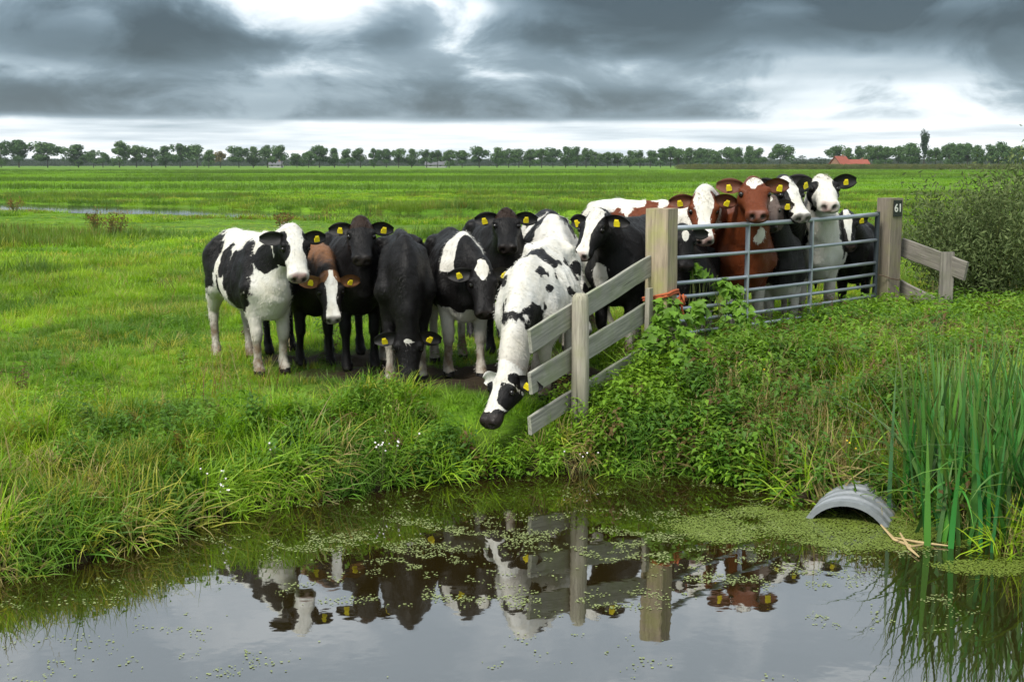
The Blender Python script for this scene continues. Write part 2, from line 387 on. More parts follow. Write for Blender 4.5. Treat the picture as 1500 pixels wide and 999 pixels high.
# ------------------------------------------------------------------ scattering (geometry nodes on explicit points)
SRC = {}
def source_collection(name, meshes, mat):
    col_ = bpy.data.collections.new(name)
    for k, me in enumerate(meshes):
        if not me.materials: me.materials.append(mat)
        col_.objects.link(bpy.data.objects.new(name + '_%02d' % k, me))
    SRC[name] = (col_, len(meshes)); return col_
def scatter(name, src, pos, rot, scl, colr, label, cat):
    colc, n = SRC[src]; N = len(pos)
    me = bpy.data.meshes.new(name); me.vertices.add(N); me.vertices.foreach_set('co', np.asarray(pos, np.float32).ravel())
    def va(nm, arr, typ='FLOAT_VECTOR', key='vector'):
        a = me.attributes.new(nm, typ, 'POINT'); a.data.foreach_set(key, np.asarray(arr, np.float32).ravel())
    va('rot', rot); va('scl', scl)
    va('col', np.c_[np.clip(colr, 0.002, .9), np.ones(N)], 'FLOAT_COLOR', 'color')
    a = me.attributes.new('idx', 'INT', 'POINT'); a.data.foreach_set('value', RNG.integers(0, n, N).astype(np.int32))
    ng = bpy.data.node_groups.new(name, 'GeometryNodeTree')
    ng.interface.new_socket('Geometry', in_out='INPUT', socket_type='NodeSocketGeometry')
    ng.interface.new_socket('Geometry', in_out='OUTPUT', socket_type='NodeSocketGeometry')
    gi = ng.nodes.new('NodeGroupInput'); go = ng.nodes.new('NodeGroupOutput')
    ci = ng.nodes.new('GeometryNodeCollectionInfo'); ci.inputs[0].default_value = colc
    ci.inputs['Separate Children'].default_value = True; ci.inputs['Reset Children'].default_value = True
    ip = ng.nodes.new('GeometryNodeInstanceOnPoints'); ip.inputs['Pick Instance'].default_value = True
    def na(nm, typ):
        nd = ng.nodes.new('GeometryNodeInputNamedAttribute'); nd.data_type = typ; nd.inputs[0].default_value = nm; return nd.outputs[0]
    L = ng.links.new
    L(gi.outputs[0], ip.inputs['Points']); L(ci.outputs[0], ip.inputs['Instance'])
    L(na('idx', 'INT'), ip.inputs['Instance Index']); L(na('scl', 'FLOAT_VECTOR'), ip.inputs['Scale'])
    er = ng.nodes.new('FunctionNodeEulerToRotation'); L(na('rot', 'FLOAT_VECTOR'), er.inputs[0]); L(er.outputs[0], ip.inputs['Rotation'])
    L(ip.outputs[0], go.inputs[0])
    ob = link(name, me); md = ob.modifiers.new('scatter', 'NODES'); md.node_group = ng
    tag(ob, label, cat, kind='stuff')
    return ob
def blade(V, F, H, base, h, wd, az_, lean, curl, seg=3):
    """one grass blade: a tapering strip that leans over along az_"""
    d = np.array((math.cos(az_), math.sin(az_), 0)); s = np.array((-d[1], d[0], 0)); p = np.array(base, float); ang = lean; o = len(V)
    for i in range(seg + 1):
        t = i / seg; ww = wd * (1 - t ** 1.6) * (0.75 + .25 * min(1, t * 4)) + .0004
        V.append(p - s * ww / 2); V.append(p + s * ww / 2); H += [t, t]
        p = p + (d * math.sin(ang) + np.array((0, 0, 1)) * math.cos(ang)) * (h / seg); ang += curl / seg
    for i in range(seg): F.append((o+2*i, o+2*i+1, o+2*i+3, o+2*i+2))
def finish(name, V, F, H):
    me = mesh_from(name, V, F); fattr(me, 'hgt', H); return me
def tuft(n, rad, hmin, hmax, wd, lean, curl, seg=3):
    V, F, H = [], [], []
    for _ in range(n):
        r = rad * math.sqrt(random.random()); a = random.uniform(0, 6.283)
        blade(V, F, H, (r*math.cos(a), r*math.sin(a), -.02), random.uniform(hmin, hmax), wd * random.uniform(.6, 1.2), a + random.uniform(-1.4, 1.4), random.uniform(0, lean), random.uniform(curl * .2, curl), seg)
    return finish('tuft', V, F, H)
def leafy(h, nst, leaf, nl):
    V, F, H = [], [], []
    for s in range(nst):
        a = random.uniform(0, 6.28); ln = random.uniform(.05, .45); hh = h * random.uniform(.6, 1.1)
        bx_, by_ = random.uniform(-.08, .08), random.uniform(-.08, .08)
        blade(V, F, H, (bx_, by_, 0), hh, .007, a, ln, .2, 2)
        for k in range(nl):
            t = (k + .7) / nl; zz = hh * t * math.cos(ln); rr = hh * t * math.sin(ln)
            c = np.array((bx_ + rr * math.cos(a), by_ + rr * math.sin(a), zz)); q = random.uniform(0, 6.28)
            for side in (0, math.pi):
                b = q + side; L_ = leaf * random.uniform(.6, 1.15) * (1.1 - .5 * t); W_ = L_ * .5
                d = np.array((math.cos(b), math.sin(b), random.uniform(-.35, .35))); sv = np.array((-math.sin(b), math.cos(b), random.uniform(-.2, .2))); o = len(V)
                for pt in (c, c + d*L_*.4 - sv*W_*.5, c + d*L_*.45 + np.array((0, 0, -.08*L_)), c + d*L_*.4 + sv*W_*.5, c + d*L_ + np.array((0, 0, -.3*L_))): V.append(pt); H.append(0)
                F += [(o, o+1, o+2), (o, o+2, o+3), (o+1, o+4, o+2), (o+2, o+4, o+3)]
    return finish('leafy', V, F, H)
def seedgrass(n, h):
    V, F, H = [], [], []
    for _ in range(n):
        a = random.uniform(0, 6.28); b = (random.uniform(-.07, .07), random.uniform(-.07, .07), 0); ln = random.uniform(.05, .5); hh = h * random.uniform(.6, 1.1)
        blade(V, F, H, b, hh, .005, a, ln, .6, 4)
        tip = np.array(V[-1])
        for k in range(7):
            blade(V, F, H, tip + np.array((0, 0, -.013 * k)), .03, .006, random.uniform(0, 6.28), .7, .5, 1)
    return finish('seed', V, F, H)
source_collection('short_grass', [tuft(20, .085, .05, .12, .0075, .9, 1.2, 2) for _ in range(6)], M_grass)
source_collection('long_grass', [tuft(26, .085, .16, .36, .0105, .9, 2.2, 4) for _ in range(6)], M_grass)
source_collection('mid_grass', [tuft(44, .34, .10, .26, .022, .8, 1.1, 2) for _ in range(5)], M_grass)
source_collection('far_grass', [tuft(46, 1.1, .12, .36, .085, .8, .8, 1) for _ in range(5)], M_grass)
source_collection('leafy_weed', [leafy(.36, 5, .088, 6) for _ in range(6)], M_grass)
source_collection('seed_grass', [seedgrass(7, .42) for _ in range(5)], M_grass)
def wedge(n, y0, y1, marg=1.0, k=.43):
    y = np.sqrt(RNG.random(n) * (y1**2 - y0**2) + y0**2); x = (RNG.random(n) * 2 - 1) * (k * y + marg); return x, y
def rots(n, tilt=.15): return np.c_[RNG.normal(0, tilt, n), RNG.normal(0, tilt, n), RNG.random(n) * 6.283]
def mixc(a, b, f): return np.asarray(a)[None] * (1 - f[:, None]) + np.asarray(b)[None] * f[:, None]
G_BR, G_MID, G_DK, G_YE, G_ST = (.27, .405, .018), (.142, .275, .016), (.050, .130, .016), (.36, .36, .055), (.50, .40, .17)
def grass_col(x, y, j=.25):
    p = np.c_[x, y]; n = len(x)
    f = np.clip((vnoise(p, .8, 3, 2) - .5) * 2.2 + .55 + RNG.normal(0, j, n), 0, 1); c = mixc(G_MID, G_BR, f)
    d = np.clip(np.maximum((vnoise(p, .45, 3, 41) - .54) * 5, (vnoise(p, 1.7, 3, 147) < .43) * .8) + RNG.normal(0, .15, n), 0, .8); c = c * (1 - d[:, None]) + np.asarray(G_DK) * d[:, None]
    s = (RNG.random(n) < np.clip((vnoise(p, .7, 2, 77) - .42) * .9, .02, .4)); c[s] = np.asarray(G_YE) * RNG.uniform(.6, 1.1, (s.sum(), 1))
    return c * RNG.uniform(.9, 1.4, (n, 1))
def gate_y(x): return np.interp(x, [1.3, 4.3], [11.1, 14.4])

def vegetation():
    # short pasture grass, near
    x, y = wedge(62000, 6.0, 24, 1.2); d = y - shore(x); mm = mudmask(x, y)
    k = (d > .5) & (RNG.random(len(x)) > mm * 1.05) & ~((x > 1.25) & (y < gate_y(x)) & (d < 2.0))
    k &= RNG.random(len(x)) < np.clip(1.25 - (y - 8) * .035, .5, 1) * np.where(vnoise(np.c_[x, y], 2.4, 2, 301) < .36, .35, 1)
    x, y = x[k], y[k]; n = len(x); s = RNG.uniform(.7, 1.35, n) * (1 + .5 * (vnoise(np.c_[x, y], 1.2, 2, 8) - .4)) * np.interp(y, [8.5, 9.5, 13, 15, 24], [1, .72, .72, 1, 1.5])
    scatter('short_grass', 'short_grass', np.c_[x, y, height(x, y)], rots(n), np.c_[s, s, s * RNG.uniform(.7, 1.3, n)], grass_col(x, y), 'short bright green grass of the pasture around the cows', 'grass')
    # long tufts: on the bank and in patches in the field
    x, y = wedge(66000, 4.6, 22, 1.2); d = y - shore(x); mm = mudmask(x, y)
    pr = np.where(d < 2.6, np.clip(1.25 - d * .35, .25, 1), np.clip((vnoise(np.c_[x, y], .9, 3, 55) - .50) * 4, 0, .55))
    dam = (x > 1.1) & (y < gate_y(x) - .1); pr = np.where(dam, np.where(x > 1.9, .42, .16), pr); pr = np.where((d > 1.9) & (y > 9.3) & (x > -3.2) & (x < .7), pr * .12, pr)
    k = (d > .03) & (RNG.random(len(x)) < pr) & (mm < .35) & ~((np.abs(x + .05) < .75) & (y > 9.0) & (y < 10.2) & (RNG.random(len(x)) < .75))
    x, y, d = x[k], y[k], d[k]; n = len(x); s = RNG.uniform(.55, 1.15, n) * np.where((x > .8) & (d < 4), 1.15, .92) * np.where((d > 2.6) & (x < .8), .72, 1) * np.where((d > 1.1) & (y > 8.2) & (x > -3.4) & (x < .7), .6, 1) * (.35 + .9 * vnoise(np.c_[x, y], 1.9, 2, 47))
    rt = rots(n, .22); eg = d < .45; rt[eg, 0] = RNG.uniform(.2, 1.0, eg.sum()); rt[eg, 2] = RNG.normal(0, .5, eg.sum()); s[eg] = s[eg] * 1.1 + .2
    c = grass_col(x, y, .3) * 1.18; dry = RNG.random(n) < np.where((np.abs(x - 2.3) < .65) & (d < 1.2), .38, np.where(x > .9, .16, .06)) + .13 * (vnoise(np.c_[x, y], 1.4, 2, 66) > .6); c[dry] = np.asarray(G_ST) * RNG.uniform(.5, 1.05, (dry.sum(), 1))
    scatter('long_grass', 'long_grass', np.c_[x, y, height(x, y)], rt, np.c_[s, s, s * RNG.uniform(.75, 1.2, n)], c, 'long arching grass tufts along the pond bank', 'grass')
    # leafy weeds on the bank
    x, y = wedge(62000, 5.0, 16, 1.2); d = y - shore(x)
    nz = vnoise(np.c_[x, y], 1.1, 3, 21)
    pr = np.where((x > .7) & (y < gate_y(np.maximum(x, 1.3)) + .05), np.clip((nz - .33) * 4.6, .15, .95), np.where((d < .9) & (x > -1.7), np.clip((nz - .45) * 3, 0, .55), np.where(d < 3, np.clip((nz - .6) * 2, 0, .12), .004)))
    pr = np.where((x > 1.75) & (x < 2.9) & (d < 1.3), pr * .22, pr); pr = np.where((x > 2.3) & (vnoise(np.c_[x, y], .9, 2, 91) > .55), pr * .45, pr)
    k = (d > .02) & (RNG.random(len(x)) < pr) & (mudmask(x, y) < .4); x, y, d = x[k], y[k], d[k]; n = len(x)
    f = np.clip(vnoise(np.c_[x, y], 1.9, 2, 12) * 1.8 - .5 + RNG.normal(0, .2, n), 0, 1); c = mixc((.075, .175, .018), (.22, .37, .026), f) * RNG.uniform(.75, 1.25, (n, 1))
    br = RNG.random(n) < .05; c[br] = np.array((.15, .10, .035)) * RNG.uniform(.6, 1.2, (br.sum(), 1))
    s = RNG.uniform(.55, 1.2, n) * np.where(x > .7, 1.0, .75)
    scatter('leafy_weeds', 'leafy_weed', np.c_[x, y, height(x, y) - .02], rots(n, .25), np.c_[s, s, s * RNG.uniform(.7, 1.2, n)], c, 'dense nettle-like leafy weeds on the pond bank', 'weeds')
    # seeding straw-coloured grass
    x, y = wedge(22000, 5.0, 20, 1.2); d = y - shore(x); nz = vnoise(np.c_[x, y], .9, 2, 91)
    pr = np.where((x > 1.6) & (d < 5) & (y < gate_y(x)), np.clip((nz - .38) * 3.0, .06, .7), np.where(d < 3, np.clip((nz - .5) * 1.3, 0, .14), .012))
    pr = np.where((np.abs(x - 2.3) < .65) & (d < 1.2), 1.0, pr)
    k = (d > .05) & (RNG.random(len(x)) < pr) & (mudmask(x, y) < .3) & (y > 0); x, y = x[k], y[k]; n = len(x); s = RNG.uniform(.5, 1.15, n)
    c = mixc((.22, .20, .06), (.44, .33, .16), RNG.random(n)) * RNG.uniform(.6, 1.1, (n, 1))
    rd = RNG.random(n) < .2; c[rd] = np.array((.22, .10, .04)) * RNG.uniform(.6, 1.2, (rd.sum(), 1))
    scatter('straw_grass', 'seed_grass', np.c_[x, y, height(x, y) - .02], rots(n, .2), np.c_[s, s, s], c, 'dry straw-coloured seeding grass on the bank', 'grass')
    # middle distance
    x, y = wedge(36000, 18, 78, 3); p = np.c_[x, y]; q = np.abs(ditch(x, y))
    k = (np.abs(ditch(x, y) + (vnoise(p, .28, 3, 7) - .5) * 1.0) > 1.06) & (mudmask(x, y) < .5) & (RNG.random(len(x)) < np.clip(1.3 - y * .010, .4, 1)); x, y, q = x[k], y[k], q[k]; n = len(x); p = np.c_[x, y]
    tall = np.clip((vnoise(p * np.array([[.5, 1]]),   .33, 3, 19) - .53) * 8, 0, 1) * (RNG.random(n) < .8); nb = y < np.interp(x, DX, DY); tall = np.where((q < 5) & nb, tall * .3, np.maximum(tall, (q < 1.6) * RNG.random(n) * .9))
    c = grass_col(x, y, .2) * 1.05; c = c * (1 - .65 * tall[:, None]) + np.array((.065, .125, .022)) * .65 * tall[:, None]
    br = (RNG.random(n) < .05 * (tall > .5)) | ((RNG.random(n) < .22) & (q < 1.9) & (y < np.interp(x, DX, DY))); c[br] = np.array((.20, .15, .04))
    s = RNG.uniform(.7, 1.2, n) * np.where((q < 5) & nb, np.where((vnoise(p, .30, 3, 88) > .53) & (q < 2.6), 1.25, .3), 1); scatter('meadow_grass', 'mid_grass', np.c_[x, y, height(x, y)], rots(n, .1), np.c_[s, s, s * (.55 + 1.1 * tall)], c, 'green meadow grass beyond the cows up to the ditch', 'grass')
    # far meadow
    x, y = wedge(42000, 70, 420, 10); p = np.c_[x, y]; k = (np.abs(ditch(x, y)) > 1.15) & (RNG.random(len(x)) < np.clip(1.2 - y * .0022, .3, 1)); x, y = x[k], y[k]; n = len(x); p = np.c_[x, y]
    tall = np.clip((vnoise(p * np.array([[.25, 1]]), .07, 3, 29) - .475) * 9, 0, 1) * (RNG.random(n) < .85)
    f = np.clip((vnoise(p * np.array([[.3, 1]]), .045, 3, 3) - .5) * 3 + .55, 0, 1); c = mixc((.115, .25, .012), (.20, .37, .014), f) * RNG.uniform(.85, 1.15, (n, 1))
    c = c * (1 - .7 * tall[:, None]) + np.array((.070, .125, .026)) * .7 * tall[:, None]
    s = RNG.uniform(.8, 1.3, n); scatter('far_meadow_grass', 'far_grass', np.c_[x, y, height(x, y)], rots(n, .05), np.c_[s, s, s * (.35 + 1.15 * tall)], c, 'far meadow with darker rush tufts towards the trees', 'grass')

# ------------------------------------------------------------------ far trees, wood, farm
def crown_mesh(nclump, seed, wide=1.0, tall=1.0, trunk=.28):
    """foliage: many leaf-clump faces on lumpy lobes; unit height 1, crown radius about .42"""
    r = np.random.default_rng(seed); V, F, cols = [], [], []
    lobes = []
    for _ in range(13):
        a = r.random() * 6.283; q = math.sqrt(r.random()) * .29 * wide; z = trunk + .12 + r.random() * (.70 - trunk) * tall
        lobes.append((q * math.cos(a), q * math.sin(a), z, r.uniform(.13, .20)))
    lobes.append((0, 0, .80, .15))
    for _ in range(nclump):
        lx, ly, lz, lr = lobes[r.integers(len(lobes))]
        d = r.normal(size=3); d /= np.linalg.norm(d); p = np.array((lx, ly, lz)) + d * lr * r.uniform(.55, 1.08) * np.array((1, 1, .85))
        nrm = d + r.normal(size=3) * .5; nrm /= np.linalg.norm(nrm); u = np.cross(nrm, r.normal(size=3)); u /= np.linalg.norm(u); w_ = np.cross(nrm, u)
        sz = r.uniform(.016, .036); o = len(V); k = 5
        for j in range(k):
            an = 6.283 * j / k; rad = sz * r.uniform(.6, 1.2); V.append(p + u * math.cos(an) * rad + w_ * math.sin(an) * rad + nrm * r.uniform(-.3, .3) * sz)
        F.append(tuple(range(o, o + k)))
    return mesh_from('crown', V, F)
def trunk_mesh(seed, h=.62):
    r = np.random.default_rng(seed); parts = [tube([(0, 0, -.02), (.004, .003, h * .4), (-.006, .004, h)], [.026, .019, .008], 6)]
    for k in range(5):
        a = r.random() * 6.28; z = h * r.uniform(.45, .8); q = r.uniform(.12, .22)
        parts.append(tube([(0, 0, z), (q * .5 * math.cos(a), q * .5 * math.sin(a), z + .1), (q * math.cos(a), q * math.sin(a), z + .2)], [.011, .007, .003], 4))
    return mesh_from('trunk', *join(parts))
def foliage_mat(name, a, b_):
    m, t, b, o = newmat(name)
    g = t.add('ShaderNodeNewGeometry'); oi = t.add('ShaderNodeObjectInfo').outputs['Random']
    f = t.math('ADD', t.math('MULTIPLY', g.outputs['Random Per Island'], .55), t.math('MULTIPLY', oi, .45))
    t.put(b.inputs['Base Color'], t.mix(f, a + (1,), b_ + (1,))); b.inputs['Roughness'].default_value = .7; b.inputs['Specular IOR Level'].default_value = .2
    tr = t.add('ShaderNodeBsdfTranslucent'); t.put(tr.inputs[0], t.mix(f, a + (1,), b_ + (1,)))
    mx = t.add('ShaderNodeMixShader'); mx.inputs[0].default_value = .25
    t.l.new(b.outputs[0], mx.inputs[1]); t.l.new(tr.outputs[0], mx.inputs[2]); t.l.new(mx.outputs[0], o.inputs[0])
    return m
M_fol = foliage_mat('tree_foliage', (.045, .095, .030), (.10, .175, .050))
M_folb = foliage_mat('browning_foliage', (.12, .105, .035), (.18, .15, .05))
M_fold = foliage_mat('dark_foliage', (.022, .05, .022), (.04, .075, .028))
M_bark = plain('bark', (.06, .048, .036), .9, 0, .4, 8)
CROWNS = [crown_mesh(2300, 100 + k, 1.0 + .12 * (k % 3), 1.0, .10 + .05 * (k % 3)) for k in range(6)]
for me in CROWNS: me.materials.append(M_fol)
CROWN_B = crown_mesh(1300, 140); CROWN_B.materials.append(M_folb)
POPL = crown_mesh(1500, 150, .35, 1.15, .08); POPL.materials.append(M_fold)
BUSHC = crown_mesh(1000, 160, 1.3, .9, 0.0); BUSHC.materials.append(M_fold)
TRUNKS = [trunk_mesh(k) for k in range(4)]
for me in TRUNKS: me.materials.append(M_bark)
TL = [(2, 212, 13), (28, 206, 17), (70, 210, 21), (115, 213, 20), (137, 221, 9), (151, 224, 8), (175, 209, 15), (200, 214, 12), (222, 218, 10), (243, 215, 12), (264, 212, 13), (289, 213, 13),
      (306, 221, 9), (323, 222, 11, 'b'), (350, 216, 14), (371, 216, 11), (392, 214, 11), (413, 214, 12), (435, 226, 11), (452, 223, 9), (468, 215, 14), (490, 218, 10), (510, 219, 10), (528, 218, 11),
      (548, 219, 9), (566, 219, 10), (584, 219, 9), (603, 219, 10), (625, 220, 9), (641, 221, 10), (658, 221, 9), (677, 221, 11), (702, 216, 13), (728, 217, 12), (745, 219, 9)]
TL += [(750 + a / 2, 180 + b / 2, c) for a, b, c in ((20, 78, 11), (52, 80, 10), (87, 78, 10), (120, 76, 11), (157, 72, 11), (190, 72, 11), (217, 76, 9), (245, 88, 9), (280, 87, 9), (310, 90, 8),
      (345, 83, 10), (375, 82, 10), (405, 82, 9), (435, 78, 10), (465, 72, 13), (487, 78, 9), (520, 75, 12), (550, 76, 10), (575, 78, 11), (600, 86, 8), (632, 73, 12), (660, 75, 9), (693, 70, 11), (725, 76, 10), (785, 65, 16),
      (945, 70, 12), (985, 75, 10), (1015, 70, 12), (1045, 68, 11), (1070, 70, 11), (1095, 72, 11), (1130, 70, 13), (1165, 62, 16), (1240, 75, 10), (1280, 63, 12), (1308, 63, 11), (1334, 63, 11), (1360, 68, 10), (1395, 66, 12), (1425, 58, 12), (1450, 72, 10), (1480, 70, 12))]
TL += [(1353, 198, 7, 'p'), (1175, 229, 14, 's'), (1200, 231, 13, 's'), (-25, 214, 16), (-60, 212, 16), (1520, 214, 14), (1555, 212, 15)]
ordn = ['first', 'second', 'third', 'fourth', 'fifth', 'sixth', 'seventh', 'eighth', 'ninth', 'tenth', 'eleventh', 'twelfth', 'thirteenth', 'fourteenth']
TL = sorted(q for q in TL if -15 < q[0] < 1512)
LAND = [(-40, 'the left picture edge'), (125, 'the two broad trees'), (323, 'the brown tree'), (408, 'the grey-roofed house'), (530, 'the all-black cow beside the brown-eared one'), (640, 'the long grey barn'), (750, 'the picture centre'), (843, 'the round-topped fence post'),
        (1000, 'the near gate post'), (1104, "the red cow's head"), (1226, 'the steep red barn'), (1353, 'the pointed poplar')]
cnt_ = {}
for i, tr in enumerate(TL):
    px, ty, hw = tr[:3]; kd = tr[3] if len(tr) > 3 else ''
    yy = 690 + random.uniform(-18, 18) if px < 1170 else 610 + random.uniform(-20, 20)
    base = Vector((ray(px, 245).x / ray(px, 245).y * yy, yy, 0)); top = at(px, ty, yy).z; h = top / .97 * 1.1; rad = hw / 1875 * yy
    tname = {'p': 'poplar_tree', 's': 'shrub'}.get(kd, 'avenue_tree')
    e = empty(tname, base, random.uniform(0, 6.28))
    cm = {'b': CROWN_B, 'p': POPL, 's': BUSHC}.get(kd, CROWNS[i % 6])
    wide = rad / (.335 if kd != 'p' else .26); 
    cr = link('crown', cm, None, e); cr.scale = (wide, wide, h * 1.0)
    tk = link('trunk', TRUNKS[i % 4], None, e); tk.scale = (h * .9, h * .9, h)
    if kd == 'b': lb = 'avenue tree with browning foliage, the only brown one on the horizon'
    elif kd == 'p': lb = 'tall pointed dark poplar rising above the farm trees'
    elif kd == 's': lb = 'low dark shrub left of the red barns, %s of two' % ('left' if px < 1190 else 'right')
    elif hw >= 20: lb = 'broad spreading avenue tree, %s of two far left' % ('left' if px < 90 else 'right')
    else: ld = [q[1] for q in LAND if q[0] < px][-1]; cnt_[ld] = cnt_.get(ld, 0) + 1; lb = '%s green avenue tree to the right of %s' % (ordn[cnt_[ld] - 1], ld)
    tag(e, lb, {'p': 'tree', 's': 'shrub'}.get(kd, 'tree'), 'trees along the horizon')
# low blue-green wood far behind the avenue, and a maize strip to the right
x = RNG.uniform(-620, 620, 2600); y = RNG.uniform(1150, 1400, 2600)
source_collection('wood_clump', [crown_mesh(260, 200 + k, 1.4, .9, 0.0) for k in range(4)], M_grass)
s = RNG.uniform(6, 10, len(x)); c = mixc((.028, .05, .03), (.05, .075, .03), RNG.random(len(x)))
scatter('distant_wood', 'wood_clump', np.c_[x, y, np.zeros(len(x))], rots(len(x), .02), np.c_[s * 2.2, s * 2.2, s * .85], c, 'low dark band of distant woodland behind the avenue', 'wood')
x = RNG.uniform(60, 230, 2600); y = RNG.uniform(425, 480, 2600)
s = RNG.uniform(1.6, 2.3, len(x)); c = mixc((.075, .10, .03), (.15, .15, .05), RNG.random(len(x)))
scatter('maize_crop', 'wood_clump', np.c_[x, y, np.zeros(len(x))], rots(len(x), .05), np.c_[s * 1.4, s * 1.4, s], c, 'pale green maize strip in front of the farm', 'crop')

def house(px, yy, wid, dep, wall_h, roof_h, rz, roofm, wallm, label, cat='barn', name='barn'):
    e = empty(name, Vector(((px - 750) / 1875 * yy * 1.0, yy, 0)), rz); a, b_ = wid / 2, dep / 2
    wv = [(-a, -b_, -.1), (a, -b_, -.1), (a, b_, -.1), (-a, b_, -.1), (-a, -b_, wall_h), (a, -b_, wall_h), (a, b_, wall_h), (-a, b_, wall_h), (-a, 0, wall_h + roof_h), (a, 0, wall_h + roof_h)]
    link('wall', mesh_from('wall', wv, [(0, 1, 5, 4), (1, 2, 6, 9, 5), (2, 3, 7, 6), (3, 0, 4, 8, 7)]), wallm, e)
    o_ = .5; rv = []
    for (dx, dz) in ((-a - o_, .04), (a + o_, .04)):
        k = o_ * roof_h / b_
        rv += [(dx, -b_ - o_, wall_h - k + dz), (dx, 0, wall_h + roof_h + dz), (dx, b_ + o_, wall_h - k + dz), (dx, b_ + o_, wall_h - k + dz + .2), (dx, 0, wall_h + roof_h + dz + .22), (dx, -b_ - o_, wall_h - k + dz + .2)]
    rf = link('roof', mesh_from('roof', rv, [(0, 1, 7, 6), (1, 2, 8, 7), (2, 3, 9, 8), (3, 4, 10, 9), (4, 5, 11, 10), (5, 0, 6, 11), (0, 5, 4, 1), (1, 4, 3, 2), (6, 7, 10, 11), (7, 8, 9, 10)]), roofm, e)
    link('chimney', mesh_from('chimney', [(q * .35 + a * .5, r_ * .35, z) for z in (wall_h + roof_h * .7, wall_h + roof_h + .9) for q, r_ in ((-1, -1), (1, -1), (1, 1), (-1, 1))],
         [(0, 1, 5, 4), (1, 2, 6, 5), (2, 3, 7, 6), (3, 0, 4, 7), (4, 5, 6, 7)]), M_brick, rf)
    n = max(2, int(wid / 4))
    for k in range(n):
        xx = -a + (k + .5) * wid / n
        link('window', mesh_from('window', [(xx - .6, -b_ - .06, .9), (xx + .6, -b_ - .06, .9), (xx + .6, -b_ - .06, min(2.1, wall_h - .2)), (xx - .6, -b_ - .06, min(2.1, wall_h - .2)),
              (xx - .6, -b_ + .02, .9), (xx + .6, -b_ + .02, .9), (xx + .6, -b_ + .02, min(2.1, wall_h - .2)), (xx - .6, -b_ + .02, min(2.1, wall_h - .2))], [(0, 1, 2, 3), (0, 4, 5, 1), (1, 5, 6, 2), (2, 6, 7, 3), (3, 7, 4, 0)]), M_pane, e)
    tag(e, label, cat); return e
M_tile = plain('red_tiles', (.24, .055, .03), .8, 0, .25, 1.5); M_brick = plain('brick', (.26, .13, .085), .9, 0, .25, 2)
M_white = plain('white_render', (.42, .42, .40), .8, 0, .1, 1); M_pane = plain('window_pane', (.03, .035, .04), .15, 0, .2, 1); M_slate = plain('grey_tiles', (.10, .10, .11), .8, 0, .25, 1.5)
M_oldtile = plain('dull_tiles', (.20, .075, .05), .8, 0, .25, 1.5)
house(1226, 560, 5.5, 7.5, 1.7, 3.4, .5, M_tile, M_brick, 'steep red-roofed barn, the taller one among the farm trees')
house(1252, 566, 7.5, 7, 2.0, 1.7, .05, M_tile, M_brick, 'low red-roofed barn to the right of the steep one')
for px, yy, w_, r_, m1, lb in ((408, 725, 10, 2.2, M_slate, 'grey-roofed house behind the avenue above the first cow'), (640, 720, 16, 2.6, M_slate, 'long grey-roofed barn behind the avenue left of centre')):
    house(px, yy, w_ * .7, 5, 1.7, r_ * .7, random.uniform(-.2, .2), m1, M_white if m1 is M_slate else M_brick, lb, 'house', 'house')

# ------------------------------------------------------------------ posts, gate, fences
up = Vector((0, 0, 1))
def wood(name, a, b_, side, u, wd, ht, mat, parent, **kw):
    me = beam_mesh(name, a, b_, side, u, wd, ht, **kw); grain(me, Vector(b_) - Vector(a), a); return link(name, me, mat, parent)
GA = Vector((1.40, 11.22)); GB = Vector((4.11, 14.42))               # gate from the near post to the far post
def rot2(a): return Vector((math.cos(a), math.sin(a), 0)), Vector((-math.sin(a), math.cos(a), 0))
# near gate post
p = at(970, 305, 11.02); e = empty('gate_post', (p.x, p.y, 0)); s1, s2 = rot2(R(-34))
wood('post_shaft', (0, 0, -.5), (0, 0, p.z), s1, s2, .215, .205, M_post, e, seg=10, rough=.003, bevel=.012)
tag(e, 'thick square timber gate post with green stain and rope, beside the fence boards', 'post')
NP = p
# far gate post with number plate
p = at(1304, 290, 14.55); e = empty('gate_post', (p.x, p.y, 0)); s1, s2 = rot2(R(-58))
wood('post_shaft', (0, 0, -.5), (0, 0, p.z), s1, s2, .215, .205, M_post2, e, seg=10, rough=.003, bevel=.012)
tag(e, 'thick square timber gate post carrying the black number plate', 'post')
FPst = p
# plate sits on the face turned to the right
nrm, tx = s1.copy(), s2.copy()                        # face normal s1 (to the right), horizontal s2
if nrm.x < 0: nrm = -nrm
cen = nrm * (.215 / 2 + .008) + Vector((0, 0, p.z - .115))
pl = link('number_plate', beam_mesh('number_plate', cen - up * .09, cen + up * .09, tx, nrm, .135, .012, seg=1, rough=0, bevel=.003), M_plate, e)
cu = bpy.data.curves.new('digits', 'FONT'); cu.body = '61'; cu.size = .125; cu.align_x = 'CENTER'; cu.align_y = 'CENTER'; cu.extrude = .0015; cu.offset = .002
tmp = bpy.data.objects.new('tmp_text', cu); C.objects.link(tmp); dg = bpy.context.evaluated_depsgraph_get()
dm = bpy.data.meshes.new_from_object(tmp.evaluated_get(dg)); bpy.data.objects.remove(tmp)
Mx = Matrix((tuple(tx), tuple(up), tuple(nrm))).transposed().to_4x4()
if Mx.determinant() < 0: Mx = Matrix((tuple(-tx), tuple(up), tuple(nrm))).transposed().to_4x4()
dm.transform(Matrix.Translation(cen + nrm * .0085) @ Mx); dm.materials.clear()
link('digits', dm, M_digit, pl)
# wire tie on the far post
wp = [(-.19, -.12, .62), (-.1, -.16, .60), (0, -.158, .565), (.08, -.13, .55), (.14, -.04, .55), (.1, .1, .56)]
link('wire_tie', mesh_from('wire_tie', *tube(wp, .006, 6)), M_wire, e)
